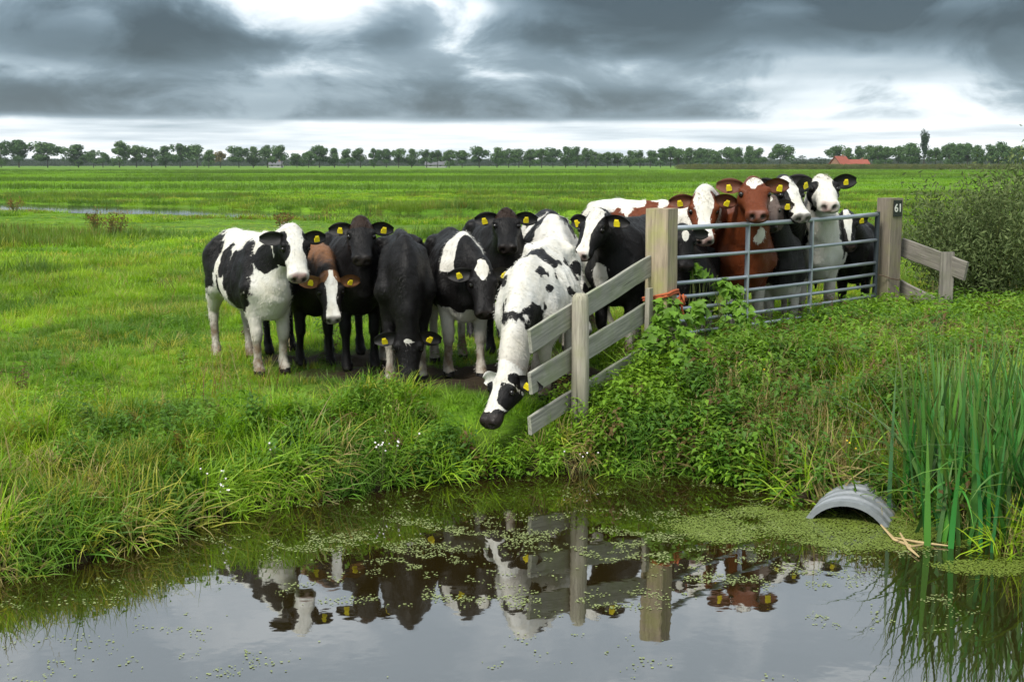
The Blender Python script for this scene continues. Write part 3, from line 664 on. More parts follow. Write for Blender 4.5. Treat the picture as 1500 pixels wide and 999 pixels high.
# gate
gd = (GB - GA).to_3d(); glen = gd.length; gang = math.atan2(gd.y, gd.x)
g = empty('field_gate', (GA.x, GA.y, 0), gang)
for k, (h0, h1) in enumerate(((1.285, 1.285), (1.025, 1.0), (.80, .745), (.675, .615), (.57, .49), (.46, .37), (.35, .25))):
    pts = [(.03 + (glen - .06) * q / 8, random.uniform(-.004, .004), h0 + (h1 - h0) * q / 8 - .012 * math.sin(math.pi * q / 8)) for q in range(9)]
    o_ = link('rail', mesh_from('rail', *tube(pts, .024 if k == 0 else .0175, 10), smooth=False), M_gal, g); o_.data.polygons.foreach_set('use_smooth', [len(q.vertices) == 4 for q in o_.data.polygons])
for xx in (glen * .31, glen * .62): link('upright', beam_mesh('upright', (xx, -.006, .30 ), (xx, -.006, 1.27), (1, 0, 0), (0, 1, 0), .024, .045, seg=1, rough=0), M_gal, g)
for xx, mt in ((.02, M_gal), (glen - .02, M_gdark)):
    o_ = link('end_stile', mesh_from('end_stile', *tube([(xx, 0, .22), (xx, 0, .7), (xx, 0, 1.315)], .028, 12)), mt, g)
tag(g, 'galvanised seven-bar tubular field gate between the two timber posts', 'gate')
# orange rope round the near post
rp = []
for k in range(44):
    a = R(180 - 34) + k / 43 * 6.283 * 2.0; q = .158 + .006 * math.sin(k * 1.7)
    ca, sa = math.cos(a), math.sin(a); m_ = max(abs(ca), abs(sa)); q = .122 / max(m_, .78)
    v_ = s1 * 0; l1, l2 = rot2(R(-34)); v_ = l1 * ca * q + l2 * sa * q
    rp.append((NP.x + v_.x, NP.y + v_.y, .71 + .035 * math.sin(a + 1.2) + .02 * (k > 22)))
kn = Vector((NP.x + .16, NP.y - .10, .69)); parts = [tube(rp, .0125, 7)]
for j in range(4):
    parts.append(tube([kn + Vector((random.uniform(-.035, .035), random.uniform(-.03, .02), random.uniform(-.05, .05))) for _ in range(6)], .013, 6))
parts.append(tube([kn, kn + Vector((.01, -.02, -.08)), kn + Vector((.03, -.03, -.15))], .011, 6)); parts.append(tube([kn, kn + Vector((.05, .08, .02)), kn + Vector((.07, .17, -.02))], .011, 6))
o_ = link('rope', mesh_from('rope', *join(parts), smooth=True), M_rope); tag(o_, 'frayed orange rope knotted round the near gate post', 'rope')
# board fence running down the bank
FA = Vector((1.20, 11.0, 0)); FB = Vector((.13, 9.28, 0)); fd = (FB - FA); fdir = fd.normalized(); fn = Vector((fdir.y, -fdir.x, 0)); 
if fn.y > 0: fn = -fn
e = empty('board_fence', (FB.x, FB.y, 0)); O = Vector((FB.x, FB.y, 0))
def fz(px, py, s): q = FA + fd * s; return at(px, py, q.y).z
for (s0, z0, s1_, z1, hh) in ((.0, .985, 1.0, .56, .178), (.0, .60, 1.0, .24, .168), (.10, .215, 1.0, -.07, .14)):
    a = FA + fd * s0 + up * z0 - O; b_ = FA + fd * s1_ + up * z1 - O; dr = (b_ - a).normalized(); ud = (up - dr * up.dot(dr)).normalized()
    wood('board', a, b_, fn, ud, .03, hh, M_board, e, seg=12, rough=.003, bevel=.004)
q = FA + fd * .70 + fn * .085 - O
pts = [q + up * -.7, q + up * .3 + fn * .004, q + up * .80, q + up * .845, q + up * .865]
me = mesh_from('post', *tube(pts, [.070, .068, .066, .058, .034], 12), smooth=True); grain(me, up, q); link('post', me, M_pale, e, )
for (s_, zt, wd) in ((.075, .80, .075),):
    q = FA + fd * s_ + fn * .05 - O; wood('stake', q + up * -.4, q + up * zt, fdir, fn, wd, .045, M_pale, e, seg=6, rough=.004)
tag(e, 'weathered three-board fence sloping down to the pond with a round-topped post', 'fence')
# short wing fence right of the far post
e = empty('wing_fence', (FPst.x + .12, FPst.y, 0)); O = Vector((FPst.x + .12, FPst.y, 0))
A0 = at(1320, 362, 14.75) - O; A1 = at(1416, 398, 13.9) - O; dr = (A1 - A0).normalized(); ud = (up - dr * up.dot(dr)).normalized(); sdv = dr.cross(ud)
wood('board', A0, A1, sdv, ud, .035, .21, M_dark, e, seg=8)
B0 = A0 - up * .46; B1 = A0.lerp(A1, .55) - up * .50; dr2 = (B1 - B0).normalized()
wood('board', B0, B1, sdv, (up - dr2 * up.dot(dr2)).normalized(), .035, .17, M_dark, e, seg=6)
q = A0.lerp(A1, .76) - sdv * .045 * (1 if sdv.y > 0 else -1); wood('post', (q.x, q.y, -.5), (q.x, q.y, q.z + .15), Vector((1, 0, 0)), Vector((0, 1, 0)), .15, .05, M_dark, e, seg=5, rough=.006)
tag(e, 'short grey sagging board fence right of the numbered post', 'fence')

# culvert pipe
pc = ground_at(1240, 766, PZ); ax = Vector((.40, .92, .0)).normalized(); sdv = Vector((ax.y, -ax.x, 0)); rr = .315
v, f = [], []; n = 40; st = []
Ln = 1.5; k = 0
prof = [(0, rr * .885, 1)]
xs_ = 0.0
outer = [(0, rr)]
while xs_ < Ln:
    outer += [(xs_ + .07, rr), (xs_ + .085, rr * .955), (xs_ + .125, rr * .955), (xs_ + .14, rr)]; xs_ += .14
ring = [(q, r_) for q, r_ in outer][::-1] + [(0.0, rr * .89), (Ln, rr * .89)]
for (q, r_) in ring:
    for j in range(n):
        a = 6.283 * j / n; v.append(ax * q + sdv * math.cos(a) * r_ + up * math.sin(a) * r_)
for i in range(len(ring) - 1):
    for j in range(n): f.append((i*n+j, i*n+(j+1) % n, (i+1)*n+(j+1) % n, (i+1)*n+j))
me = mesh_from('culvert_pipe', v, f); bm = bmesh.new(); bm.from_mesh(me); bmesh.ops.recalc_face_normals(bm, faces=bm.faces); bm.to_mesh(me); bm.free()
M_pipe = plain('grey_plastic', (.20, .215, .23), .5, 0, .55, 7, .2)
o_ = link('culvert_pipe', me, M_pipe); o_.location = pc + up * -.17; tag(o_, 'grey ribbed culvert pipe half sunk at the pond edge', 'pipe')

# ------------------------------------------------------------------ cows
def surface_nets(Fv, org, h):
    s = Fv < 0; n = np.array(Fv.shape)
    sl8 = [(slice(a, n[0]-1+a), slice(b, n[1]-1+b), slice(c, n[2]-1+c)) for a in (0, 1) for b in (0, 1) for c in (0, 1)]
    cnt = sum(s[q].astype(np.int8) for q in sl8); act = (cnt > 0) & (cnt < 8)
    idx = -np.ones(act.shape, np.int32); N = act.sum(); idx[act] = np.arange(N)
    cells = np.argwhere(act); pos = np.zeros((N, 3)); num = np.zeros(N)
    off = np.array([(a, b, c) for a in (0, 1) for b in (0, 1) for c in (0, 1)])
    vals = [Fv[tuple((cells + o_).T)] for o_ in off]
    for i in range(8):
        for j in range(i + 1, 8):
            if np.abs(off[i] - off[j]).sum() != 1: continue
            a, b = vals[i], vals[j]; mk = (a < 0) != (b < 0); tt = a[mk] / (a[mk] - b[mk])
            pos[mk] += off[i] + tt[:, None] * (off[j] - off[i]); num[mk] += 1
    V = org + h * (cells + pos / num[:, None]); Q = []
    for ax_ in range(3):
        o1, o2 = [q for q in range(3) if q != ax_]
        a = [slice(1, -1)] * 3; b = [slice(1, -1)] * 3; a[ax_] = slice(0, -1); b[ax_] = slice(1, None)
        ch = np.argwhere(s[tuple(a)] != s[tuple(b)])
        if not len(ch): continue
        g = ch.copy(); g[:, o1] += 1; g[:, o2] += 1; ins = s[tuple(g.T)]
        def cell(d1, d2):
            c = g.copy(); c[:, o1] += d1; c[:, o2] += d2; return idx[tuple(c.T)]
        q = np.stack([cell(-1, -1), cell(0, -1), cell(0, 0), cell(-1, 0)], 1)
        flip = ins if ax_ != 1 else ~ins
        q[~flip] = q[~flip][:, ::-1]; Q.append(q)
    return V, np.concatenate(Q)
def smin(a, b, k):
    h_ = np.clip(.5 + .5 * (b - a) / k, 0, 1); return b * (1 - h_) + a * h_ - k * h_ * (1 - h_)
TOR = np.array([  # x, top, bottom, half-width
    (-.76, 1.13, 1.00, .05), (-.72, 1.19, .92, .12), (-.64, 1.225, .80, .18), (-.48, 1.265, .68, .235), (-.30, 1.265, .62, .265), (-.05, 1.235, .55, .290), (.18, 1.23, .53, .285),
    (.36, 1.265, .53, .245), (.50, 1.25, .55, .20), (.60, 1.19, .60, .165), (.68, 1.08, .68, .12), (.73, .98, .78, .06)])
HED = np.array([  # s/L, top, bottom, half-width
    (-.14, -.05, -.12, .04), (-.06, -.012, -.145, .075), (.02, .010, -.165, .092), (.14, .016, -.20, .106), (.28, .010, -.222, .115), (.42, .0, -.205, .101), (.56, -.012, -.178, .085),
    (.70, -.022, -.156, .078), (.82, -.022, -.150, .083), (.92, -.028, -.146, .088), (.99, -.045, -.138, .072), (1.03, -.07, -.115, .040)])
HL = .425
TOR[:, 3] *= .84; HED[:, 3] *= 1.08
def sect(tab, x):
    return [np.interp(x, tab[:, 0], tab[:, k]) for k in (1, 2, 3)]
def smooth_tab(tab):
    xs_ = np.linspace(tab[0, 0], tab[-1, 0], 80); out = [xs_]
    for k in (1, 2, 3):
        y_ = np.interp(xs_, tab[:, 0], tab[:, k]); yp = np.r_[[y_[0]] * 4, y_, [y_[-1]] * 4]; ys_ = np.convolve(yp, np.array((1, 2, 3, 4, 5, 4, 3, 2, 1)) / 25., 'valid'); ys_[0], ys_[-1] = y_[0], y_[-1]; out.append(ys_)
    return np.stack(out, 1)
TOR = smooth_tab(TOR); HED = smooth_tab(HED)
EAR_CACHE = {}
def coat_material(name, dark, brown=(.16, .07, .03), white=(.64, .63, .59)):
    m, t, b, o = newmat(name)
    co = t.attr('rest').outputs['Vector']; nz = t.noise(co, 28, 4, .6); fine = t.noise(co, 160, 3, .6); big = t.noise(co, 6, 4, .6)
    wf = t.math('ADD', t.attr('white').outputs['Fac'], t.math('MULTIPLY', t.math('SUBTRACT', nz, .5), .30))
    wf = t.maprange(wf, -.035, .035, 0, 1)
    dk = t.mix(fine, tuple(q * .75 for q in dark) + (1,), tuple(q * 1.5 for q in dark) + (1,))
    dk = t.mix(t.math('MULTIPLY', t.attr('brown').outputs['Fac'], t.maprange(big, .2, .7, .7, 1)), dk, brown + (1,))
    wh = t.mix(t.maprange(big, .3, .7, 0, 1), (white[0] * .86, white[1] * .82, white[2] * .74, 1), white + (1,))
    c = t.mix(wf, dk, wh)
    dirt = t.math('MULTIPLY', t.attr('dirt').outputs['Fac'], t.maprange(big, .35, .65, .2, 1))
    c = t.mix(t.math('MULTIPLY', dirt, wf), c, (.15, .105, .065, 1))
    c = t.mix(t.attr('pink').outputs['Fac'], c, (.34, .19, .165, 1))
    c = t.mix(t.attr('dark').outputs['Fac'], c, (.018, .014, .012, 1))
    t.put(b.inputs['Base Color'], c); b.inputs['Specular IOR Level'].default_value = .17
    t.put(b.inputs['Roughness'], t.mix(t.math('MAXIMUM', t.attr('pink').outputs['Fac'], t.attr('dark').outputs['Fac']), (.50, .50, .50, 1), (.32, .32, .32, 1)))
    bp = t.add('ShaderNodeBump'); bp.inputs['Strength'].default_value = .35; bp.inputs['Distance'].default_value = .012
    hv = t.add('ShaderNodeMapping'); t.put(hv.inputs[0], co); hv.inputs['Scale'].default_value = (70, 70, 16); hr = t.noise(hv.outputs[0], 1.0, 4, .65)
    t.put(bp.inputs['Height'], t.math('ADD', t.math('MULTIPLY', hr, 1.2), nz)); t.l.new(bp.outputs[0], b.inputs['Normal'])
    return m
MC_black = coat_material('black_white_coat', (.0048, .0042, .0042)); MC_red = coat_material('red_white_coat', (.105, .026, .008)); MC_brown = coat_material('dark_brown_coat', (.007, .0055, .005), (.19, .085, .035))
MC_grey = coat_material('grey_brown_coat', (.008, .007, .0065), (.13, .095, .08))
ear_mats = {}; BK_LOCK = (.012, .010, .009)
def ear_mat(colr):
    if colr not in ear_mats: ear_mats[colr] = plain('ear_hair', colr, .7, 0, .5, 40, .3)
    return ear_mats[colr]
def cow(feet, theta, poll, yaw, pitch, scale, pat, mat, earcol, label, roll=0, droop=.12, step=(0, 0, 0, 0), bpitch=0, headscale=1.0, wid=1.08, neckw=1.0, eyes=True, tailx=0, zoff=0.0, tags=(1, 1), H=.0165):
    """feet: ground point between the forefeet; theta: degrees the body turns to picture-right of straight-at-camera; poll: top of the head in the world; yaw/pitch: face direction"""
    th = R(theta); fwd = Vector((math.sin(th), -math.cos(th), 0)); left = Vector((-fwd.y, fwd.x, 0))
    org = Vector((feet[0], feet[1], zoff)) - fwd * .42 * scale
    e = empty('cow', org, math.atan2(fwd.y, fwd.x)); e.scale = (scale,) * 3
    toL = lambda w_: np.array((w_.dot(fwd), w_.dot(left), w_.z))
    PL = toL(Vector(poll) - org) / scale
    ya = R(yaw); ff = Vector((math.sin(ya), -math.cos(ya), 0)); ph = R(pitch)
    A = ff * math.cos(ph) - up * math.sin(ph); U = ff * math.sin(ph) + up * math.cos(ph); Wd = U.cross(A)
    if roll:
        q = Matrix.Rotation(R(roll), 3, A); U = q @ U; Wd = q @ Wd
    A, U, Wd, ffl = toL(A), toL(U), toL(Wd), toL(ff); hl = HL * headscale
    # bounding grid
    nose = PL + A * hl * 1.1
    lo = np.minimum.reduce([np.array((-.86, -.42, -.02)), PL - .25, nose - .14]); hi = np.maximum.reduce([np.array((.80, .42, 1.36)), PL + .25, nose + .14])
    lo[2] = min(lo[2], -.02)
    nn = np.ceil((hi - lo) / H).astype(int) + 1
    gx, gy, gz_ = [(lo[k] + H * np.arange(nn[k])).astype(np.float32) for k in range(3)]
    Fd = np.full(nn, .5, np.float32)
    def sub(a, b, pad):
        i0 = np.clip(np.floor((np.asarray(a) - pad - lo) / H).astype(int), 0, nn - 1); i1 = np.clip(np.ceil((np.asarray(b) + pad - lo) / H).astype(int) + 1, 1, nn)
        s_ = tuple(slice(i0[k], i1[k]) for k in range(3)); return s_, np.meshgrid(gx[s_[0]], gy[s_[1]], gz_[s_[2]], indexing='ij')
    bp_ = math.tan(R(bpitch))
    lift = lambda x: -(x + .55) * bp_                      # body slopes down to the front
    def torso(x, y, z):
        xc = np.clip(x, TOR[0, 0], TOR[-1, 0]); tp, bt, wd_ = sect(TOR, xc); wd_ = wd_ * wid; lf = lift(xc); zc = (tp + bt) / 2 + lf; hh = (tp - bt) / 2
        rel = np.clip((z - zc) / hh, -1, 1); wd2 = wd_ * (1.02 - .27 * rel - .20 * rel * rel * (rel > 0) - .06 * rel * rel * (rel < 0))
        q = ((np.abs(y) / wd2) ** 2.3 + (np.abs(z - zc) / hh) ** 2.3 + 1e-9) ** (1 / 2.3); d = (q - 1) * np.minimum(wd2, hh); ov = np.abs(x - xc)
        d = d - .009 * np.sin(x * 62 + z * 9) * sstep(-.36, -.25, x) * sstep(.30, .15, x) * sstep(.9, .4, np.abs(rel))
        for sd_ in (-1, 1): d = -smin(-d, np.sqrt(((x + .31) / 1.0)**2 + (y - sd_ * .255)**2 + ((z - 1.07 - lift(-.3)) / 1.1)**2) - .085, .09)
        return np.where(ov > 0, np.hypot(np.maximum(d, 0), ov), d)
    def add(a, b, pad, fn, k):
        s_, g_ = sub(a, b, pad); Fd[s_] = smin(Fd[s_], fn(*g_).astype(np.float32), k)
    add((-.78, -.36, .5), (.75, .36, 1.3), .12, torso, .01)
    def cap(a, b, ra, rb, k=.04, flat=None):
        a, b = np.array(a, float), np.array(b, float); r_ = max(ra, rb)
        def fn(x, y, z):
            d = b - a; tt = np.clip(((x-a[0])*d[0] + (y-a[1])*d[1] + (z-a[2])*d[2]) / max(d @ d, 1e-9), 0, 1)
            return np.sqrt((x-a[0]-tt*d[0])**2 + ((y-a[1]-tt*d[1]) * (flat or 1))**2 + (z-a[2]-tt*d[2])**2) - (ra + (rb - ra) * tt)
        add(np.minimum(a, b) - r_, np.maximum(a, b) + r_, .07, fn, k)
    lf, lh = lift(.42), lift(-.55)
    for sd_ in (-1, 1):
        st = step[0 if sd_ < 0 else 1]; hs = step[2 if sd_ < 0 else 3]
        # shoulder, foreleg
        cap((.34, sd_*.115, 1.10+lf), (.48, sd_*.150, .80+lf), .085, .105, .06); cap((.45, sd_*.15, .78+lf), (.40+st*.3, sd_*.145, .60+lf*.6), .105, .072, .06)
        kx = .43 + st * .55; cap((.40+st*.3, sd_*.145, .60+lf*.6), (kx, sd_*.135, .385), .070, .050, .03); cap((kx, sd_*.135, .405), (kx+.004, sd_*.135, .345), .053, .049, .015)
        cap((kx, sd_*.135, .35), (.42+st, sd_*.135, .125), .039, .034, .02); cap((.42+st, sd_*.135, .13), (.43+st, sd_*.135, .105), .043, .043, .015)
        cap((.425+st, sd_*.135, .11), (.465+st, sd_*.135, .05), .038, .050, .015); cap((.455+st, sd_*.135, .045), (.485+st, sd_*.135, .018), .053, .045, .01)
        # haunch, hind leg
        cap((-.43, sd_*.175, 1.15), (-.52, sd_*.11, 1.165), .040, .035, .065); cap((-.69, sd_*.085, 1.11), (-.64, sd_*.09, 1.12), .036, .04, .07)
        cap((-.52, sd_*.125, 1.02), (-.44+hs*.2, sd_*.150, .76), .140, .105, .07); cap((-.60, sd_*.13, .95), (-.60+hs*.4, sd_*.145, .66), .10, .072, .06)
        cap((-.44+hs*.2, sd_*.165, .76), (-.64+hs*.7, sd_*.145, .50), .105, .050, .05); cap((-.645+hs*.7, sd_*.145, .50), (-.64+hs*.75, sd_*.145, .44), .048, .046, .02)
        cap((-.64+hs*.75, sd_*.145, .45), (-.595+hs, sd_*.145, .14), .041, .035, .02); cap((-.595+hs, sd_*.145, .14), (-.585+hs, sd_*.145, .11), .045, .045, .015)
        cap((-.585+hs, sd_*.145, .115), (-.545+hs, sd_*.145, .05), .039, .050, .015); cap((-.555+hs, sd_*.145, .045), (-.525+hs, sd_*.145, .018), .053, .045, .01)
    cap((.40, 0, 1.245+lf), (-.10, 0, 1.232+lift(-.1)), .024, .020, .04); cap((-.10, 0, 1.232+lift(-.1)), (-.70, 0, 1.200), .020, .028, .04)
    cap((.63, 0, .70+lf), (.50, 0, .60+lf), .075, .10, .08); cap((-.40, 0, .64), (-.48, 0, .66), .10, .09, .06)
    # neck
    HC = PL - U * .095 * headscale + A * .02
    B0 = np.array((.46, 0, .985 + lf)); B3 = HC; dn = np.linalg.norm(B3 - B0)
    B1 = B0 + np.array((.8, 0, .30 if PL[2] > .95 else -.1)) * dn * .38; B2 = B3 - (A * .30 + U * -.15 + (B3 - B0) / dn * .55) * dn * .30
    tt = np.linspace(0, 1, 22)[:, None]; cv = (1-tt)**3*B0 + 3*(1-tt)**2*tt*B1 + 3*(1-tt)*tt*tt*B2 + tt**3*B3
    tg = np.gradient(cv, axis=0); tg /= np.linalg.norm(tg, axis=1)[:, None]
    def neck(x, y, z):
        P = np.stack([x, y, z], -1).reshape(-1, 3); best = np.full(len(P), 9., np.float32); 
        for k in range(22):
            T = tg[k]; sv = np.cross((0, 0, 1), T) if abs(T[2]) < .97 else np.array((0, 1., 0)); 
            f_ = k / 21; sv = sv / (np.linalg.norm(sv) + 1e-9); sv = sv * (1 - f_) * (1 if sv[1] > 0 else -1) + Wd * f_ * (1 if Wd[1] > 0 else -1); sv -= T * (sv @ T); sv /= np.linalg.norm(sv); uv = np.cross(T, sv)
            wd_ = .150 + (.088 - .150) * f_ ** .75; hh = .25 + (.135 - .25) * f_ ** .75; nk = 1 + (neckw - 1) * math.sin(math.pi * min(1, .25 + .75 * f_)); wd_ *= nk; hh *= nk
            r_ = P - cv[k]; a = r_ @ sv; b = r_ @ uv; c = r_ @ T
            best = np.minimum(best, (np.sqrt((a/wd_)**2 + (b/hh)**2 + (c/min(wd_, hh))**2) - 1) * min(wd_, hh))
        return best.reshape(x.shape)
    add(cv.min(0) - .2, cv.max(0) + .2, .06, neck, .06)
    # head
    def hcoord(P):
        r_ = P - PL; return (r_ @ A) / hl, (r_ @ Wd) / headscale, (r_ @ U) / headscale
    def head(x, y, z):
        P = np.stack([x, y, z], -1).reshape(-1, 3); s_, w_, u_ = hcoord(P); sc = np.clip(s_, HED[0, 0], HED[-1, 0]); tp, bt, wd_ = sect(HED, sc)
        zc = (tp + bt) / 2; hh = (tp - bt) / 2; rel = np.clip((u_ - zc) / hh, -1, 1); wd2 = wd_ * (1 - .22 * np.clip(-rel, 0, 1) * (sc < .75) - .10 * np.clip(rel, 0, 1) ** 2)
        q = ((np.abs(w_) / wd2) ** 2.5 + (np.abs(u_ - zc) / hh) ** 2.5 + 1e-9) ** .4; d = (q - 1) * np.minimum(wd2, hh); ov = np.abs(s_ - sc) * HL
        d = np.where(ov > 0, np.hypot(np.maximum(d, 0), ov), d)
        for sd_ in (-1, 1):
            sph = lambda cs, cw, cu, rad, ks=1: np.sqrt(((s_ - cs) * HL * ks)**2 + (w_ - sd_ * cw)**2 + (u_ - cu)**2) - rad
            d = smin(d, sph(.27, .098, -.026, .030), .03); d = smin(d, sph(.20, .070, -.13, .055), .04)
            d = np.maximum(d, -sph(.985, .038, -.068, .017)) if False else smin(d, sph(.93, .045, -.06, .034), .02)
            d = -smin(-d, sph(.40, .116, -.05, .020), .02)
            d = -smin(-d, sph(1.015, .044, -.070, .021), .008)
        return (d * headscale).reshape(x.shape)
    hp = np.stack([PL - A * .1, nose])
    add(hp.min(0) - .24, hp.max(0) + .24, .0, head, .035)
    Fd = np.maximum(Fd, -(np.zeros_like(Fd) + gz_[None, None, :])) if zoff == 0 else Fd
    Fd[0], Fd[-1], Fd[:, 0], Fd[:, -1], Fd[:, :, 0], Fd[:, :, -1] = (.1,) * 6
    V, Q = surface_nets(Fd, lo, H)
    me = mesh_np('cow_body', V, Q); nrm_ = np.empty(len(V) * 3, np.float32); me.vertex_normals.foreach_get('vector', nrm_); nrm_ = nrm_.reshape(-1, 3)
    hq = hcoord(V)[0]; am = np.where((hq > -.1) & (np.linalg.norm(V - PL, axis=1) < .6), .35, 1.0)
    V = V + nrm_ * (((vnoise(V + theta, 5, 2) - .5) * .042 + (vnoise(V, 13, 2, 5) - .5) * .016) * am * sstep(.25, .7, V[:, 2] + (am < 1)))[:, None]
    me.vertices.foreach_set('co', V.astype(np.float32).ravel())
    s_, w_, u_ = hcoord(V); hm = (s_ > -.16) & (s_ < 1.1) & (np.abs(w_) < .16) & (u_ > -.27) & (u_ < .08)
    nz = vnoise(V, 7, 3, 3.0 + theta) - .5 + (vnoise(V, 17, 2, 8.0) - .5) * .7; z = V[:, 2]
    X_ = dict(x=V[:, 0], y=V[:, 1], z=z, s=s_, w=w_, u=u_, hm=hm, n=nz, V=V); r_ = pat(X_)
    wh = r_['white']; wh = np.where(z < .055, -1, wh)
    fattr(me, 'white', np.clip(wh, -1, 1)); fattr(me, 'brown', np.clip(r_.get('brown', np.zeros(len(V))), 0, 1))
    fattr(me, 'dirt', (sstep(.62, .10, z) * .95 + .25 * sstep(.95, .5, z) + .25 * sstep(-.5, -.75, V[:, 0])) * ~hm)
    nm = hm & (s_ > .9) & (u_ > -.115); mz = np.clip(sstep(.91, .965, s_ + nz * .07) * nm * sstep(-.118, -.10, u_), 0, 1)
    pk = r_.get('pink', 0.0); nost = np.zeros(len(V))
    for sd_ in (-1, 1): nost = np.maximum(nost, 1 - np.sqrt(((s_ - 1.015) * HL)**2 + (w_ - sd_*.042)**2 + (u_ + .070)**2) / .034)
    mouth = hm * (s_ > .72) * np.clip(1 - np.abs(u_ + .118 - .02 * (1 - s_)) / .010, 0, 1) * .8
    dk = np.maximum(np.clip(nost * 2.2, 0, 1), mouth * hm); dk = np.maximum(dk, mz * np.clip((1 - pk) * .85 * (1 - .3 * nz) + (nz > .12) * .35 * (pk > .3), 0, 1)); dk = np.where(z < .05, .75 * (.7 + nz), dk)
    fattr(me, 'pink', mz * pk * np.clip(.62 + nz * 2.2, 0, .9) * sstep(.075, .05, np.abs(w_))); fattr(me, 'dark', np.clip(dk * hm + (z < .05) * .6, 0, 1))
    a = me.attributes.new('rest', 'FLOAT_VECTOR', 'POINT'); a.data.foreach_set('vector', (V + theta * .37).astype(np.float32).ravel())
    body = link('body', me, mat, e)
    # short hair lying back along the coat
    NH = 16000; vi = RNG.integers(0, len(V), NH); P0 = V[vi]; Nn = nrm_[vi]; keep = (P0[:, 2] > .07) & ~(hm[vi] & (s_[vi] > .86)); P0, Nn, vi = P0[keep], Nn[keep], vi[keep]; NH = len(vi)
    P0 = P0 + RNG.normal(0, .008, P0.shape); fl = np.tile(np.array((-.55, 0, -.85)), (NH, 1)); fl[hm[vi]] = A; fl = fl + RNG.normal(0, .35, fl.shape); fl -= Nn * (fl * Nn).sum(1)[:, None]; fl /= np.linalg.norm(fl, axis=1)[:, None] + 1e-6
    sv_ = np.cross(fl, Nn); Lh = RNG.uniform(.012, .03, (NH, 1)); tri = np.stack([P0 - sv_ * .0022 - Nn * .003, P0 + sv_ * .0022 - Nn * .003, P0 + fl * Lh + Nn * Lh * RNG.uniform(.1, .38, (NH, 1))], 1).reshape(-1, 3)
    fm = mesh_np('fur', tri, np.arange(NH * 3).reshape(-1, 3), False)
    if len(fm.vertices) == NH * 3:
        for an_ in ('white', 'brown', 'dirt', 'pink', 'dark'):
            buf = np.empty(len(V), np.float32); me.attributes[an_].data.foreach_get('value', buf); fattr(fm, an_, np.repeat(buf[vi], 3))
        a = fm.attributes.new('rest', 'FLOAT_VECTOR', 'POINT'); a.data.foreach_set('vector', np.repeat(V[vi] + theta * .37, 3, 0).astype(np.float32).ravel())
        fo = link('fur', fm, mat, body); fo['kind'] = 'stuff'
    # ears, tags, eyes, tail
    for si, sd_ in enumerate((-1, 1)):
        root = PL + A * hl * .06 + Wd * sd_ * .088 * headscale - U * .045
        zl = np.array((0, 0, 1.)); ev = Wd * sd_ * .95 - zl * droop + (-ffl) * .12 - A * .05; ev /= np.linalg.norm(ev); nv = ffl * .85 - zl * .25 + U * .2; nv -= ev * (nv @ ev); nv /= np.linalg.norm(nv); bv = np.cross(ev, nv)
        if bv[2] < 0: bv = -bv
        ve, fe = [], []; LE = .205 * headscale; ns, nw = 9, 7
        for layer in (0, 1):
            for i in range(ns):
                q = i / (ns - 1); wd_ = .060 * headscale * (math.sin(math.pi * (.14 + .80 * q) ** 1.05) ** .75) + .003
                for j in range(nw):
                    c_ = (j / (nw - 1)) * 2 - 1; cup = .035 * (c_ * c_ - .6) * (1 - .5 * q)
                    ve.append(root + ev * LE * q + bv * (c_ * wd_ - .012 * q) + nv * (cup - layer * .009 * (1 - c_*c_) - .03 * q * q))
        K = ns * nw
        for i in range(ns - 1):
            for j in range(nw - 1):
                a_ = i * nw + j; fe.append((a_, a_+1, a_+nw+1, a_+nw)); fe.append((K+a_, K+a_+nw, K+a_+nw+1, K+a_+1))
        for i in range(ns - 1):
            for j in (0, nw - 1): fe.append((i*nw+j, K+i*nw+j, K+(i+1)*nw+j, (i+1)*nw+j))
        fe.append(tuple(range(K-nw, K)) + tuple(range(2*K-1, 2*K-nw-1, -1)))
        eo = link('ear', mesh_from('ear', ve, fe, True), ear_mat(earcol if not isinstance(earcol[0], tuple) else earcol[si]), e)
        if tags[si]:
            c0 = root + ev * LE * random.uniform(.44, .58) - bv * random.uniform(.010, .026) + nv * .012; tv = []; ja = random.uniform(-.3, .3); js = random.uniform(.85, 1.08)
            te = (ev * math.cos(ja) + bv * math.sin(ja)) * js; tb = (bv * math.cos(ja) - ev * math.sin(ja)) * js
            for dz in (.004, 0):
                for (a_, b_) in ((-.6, 1), (.6, 1), (.72, .55), (1, .1), (1, -.85), (.85, -1), (-.85, -1), (-1, -.85), (-1, .1), (-.72, .55)):
                    tv.append(c0 + te * a_ * .026 + (tb * b_ * .030) + nv * (dz + .004 - .012 * (b_ < .2)))
            tf = [tuple(range(10)), tuple(range(19, 9, -1))] + [(k, 10 + k, 10 + (k+1) % 10, (k+1) % 10) for k in range(10)]
            link('ear_tag', mesh_from('ear_tag', tv, tf), M_tag, eo)
        if eyes:
            ce = PL + A * hl * .335 + Wd * sd_ * .1035 * headscale - U * .044 * headscale
            bm = bmesh.new(); bmesh.ops.create_uvsphere(bm, u_segments=12, v_segments=8, radius=.0235 * headscale, matrix=Matrix.Translation(Vector(ce)))
            mm_ = bpy.data.meshes.new('eye'); bm.to_mesh(mm_); bm.free(); mm_.polygons.foreach_set('use_smooth', [True] * len(mm_.polygons)); link('eye', mm_, M_eye, e)
    fv, ff_, fh = [], [], []
    for _ in range(70):
        a_ = random.uniform(-.05, .055); o3 = PL + Wd * a_ * headscale + A * hl * random.uniform(-.06, .16) + U * .004; L_ = random.uniform(.02, .045); sdv_ = Wd * .004; tp_ = o3 + (A * random.uniform(.0, .9) + U * random.uniform(.2, .8) + Wd * random.uniform(-.5, .5)) * L_; k_ = len(fv)
        fv += [o3 - sdv_, o3 + sdv_, tp_]; ff_.append((k_, k_+1, k_+2))
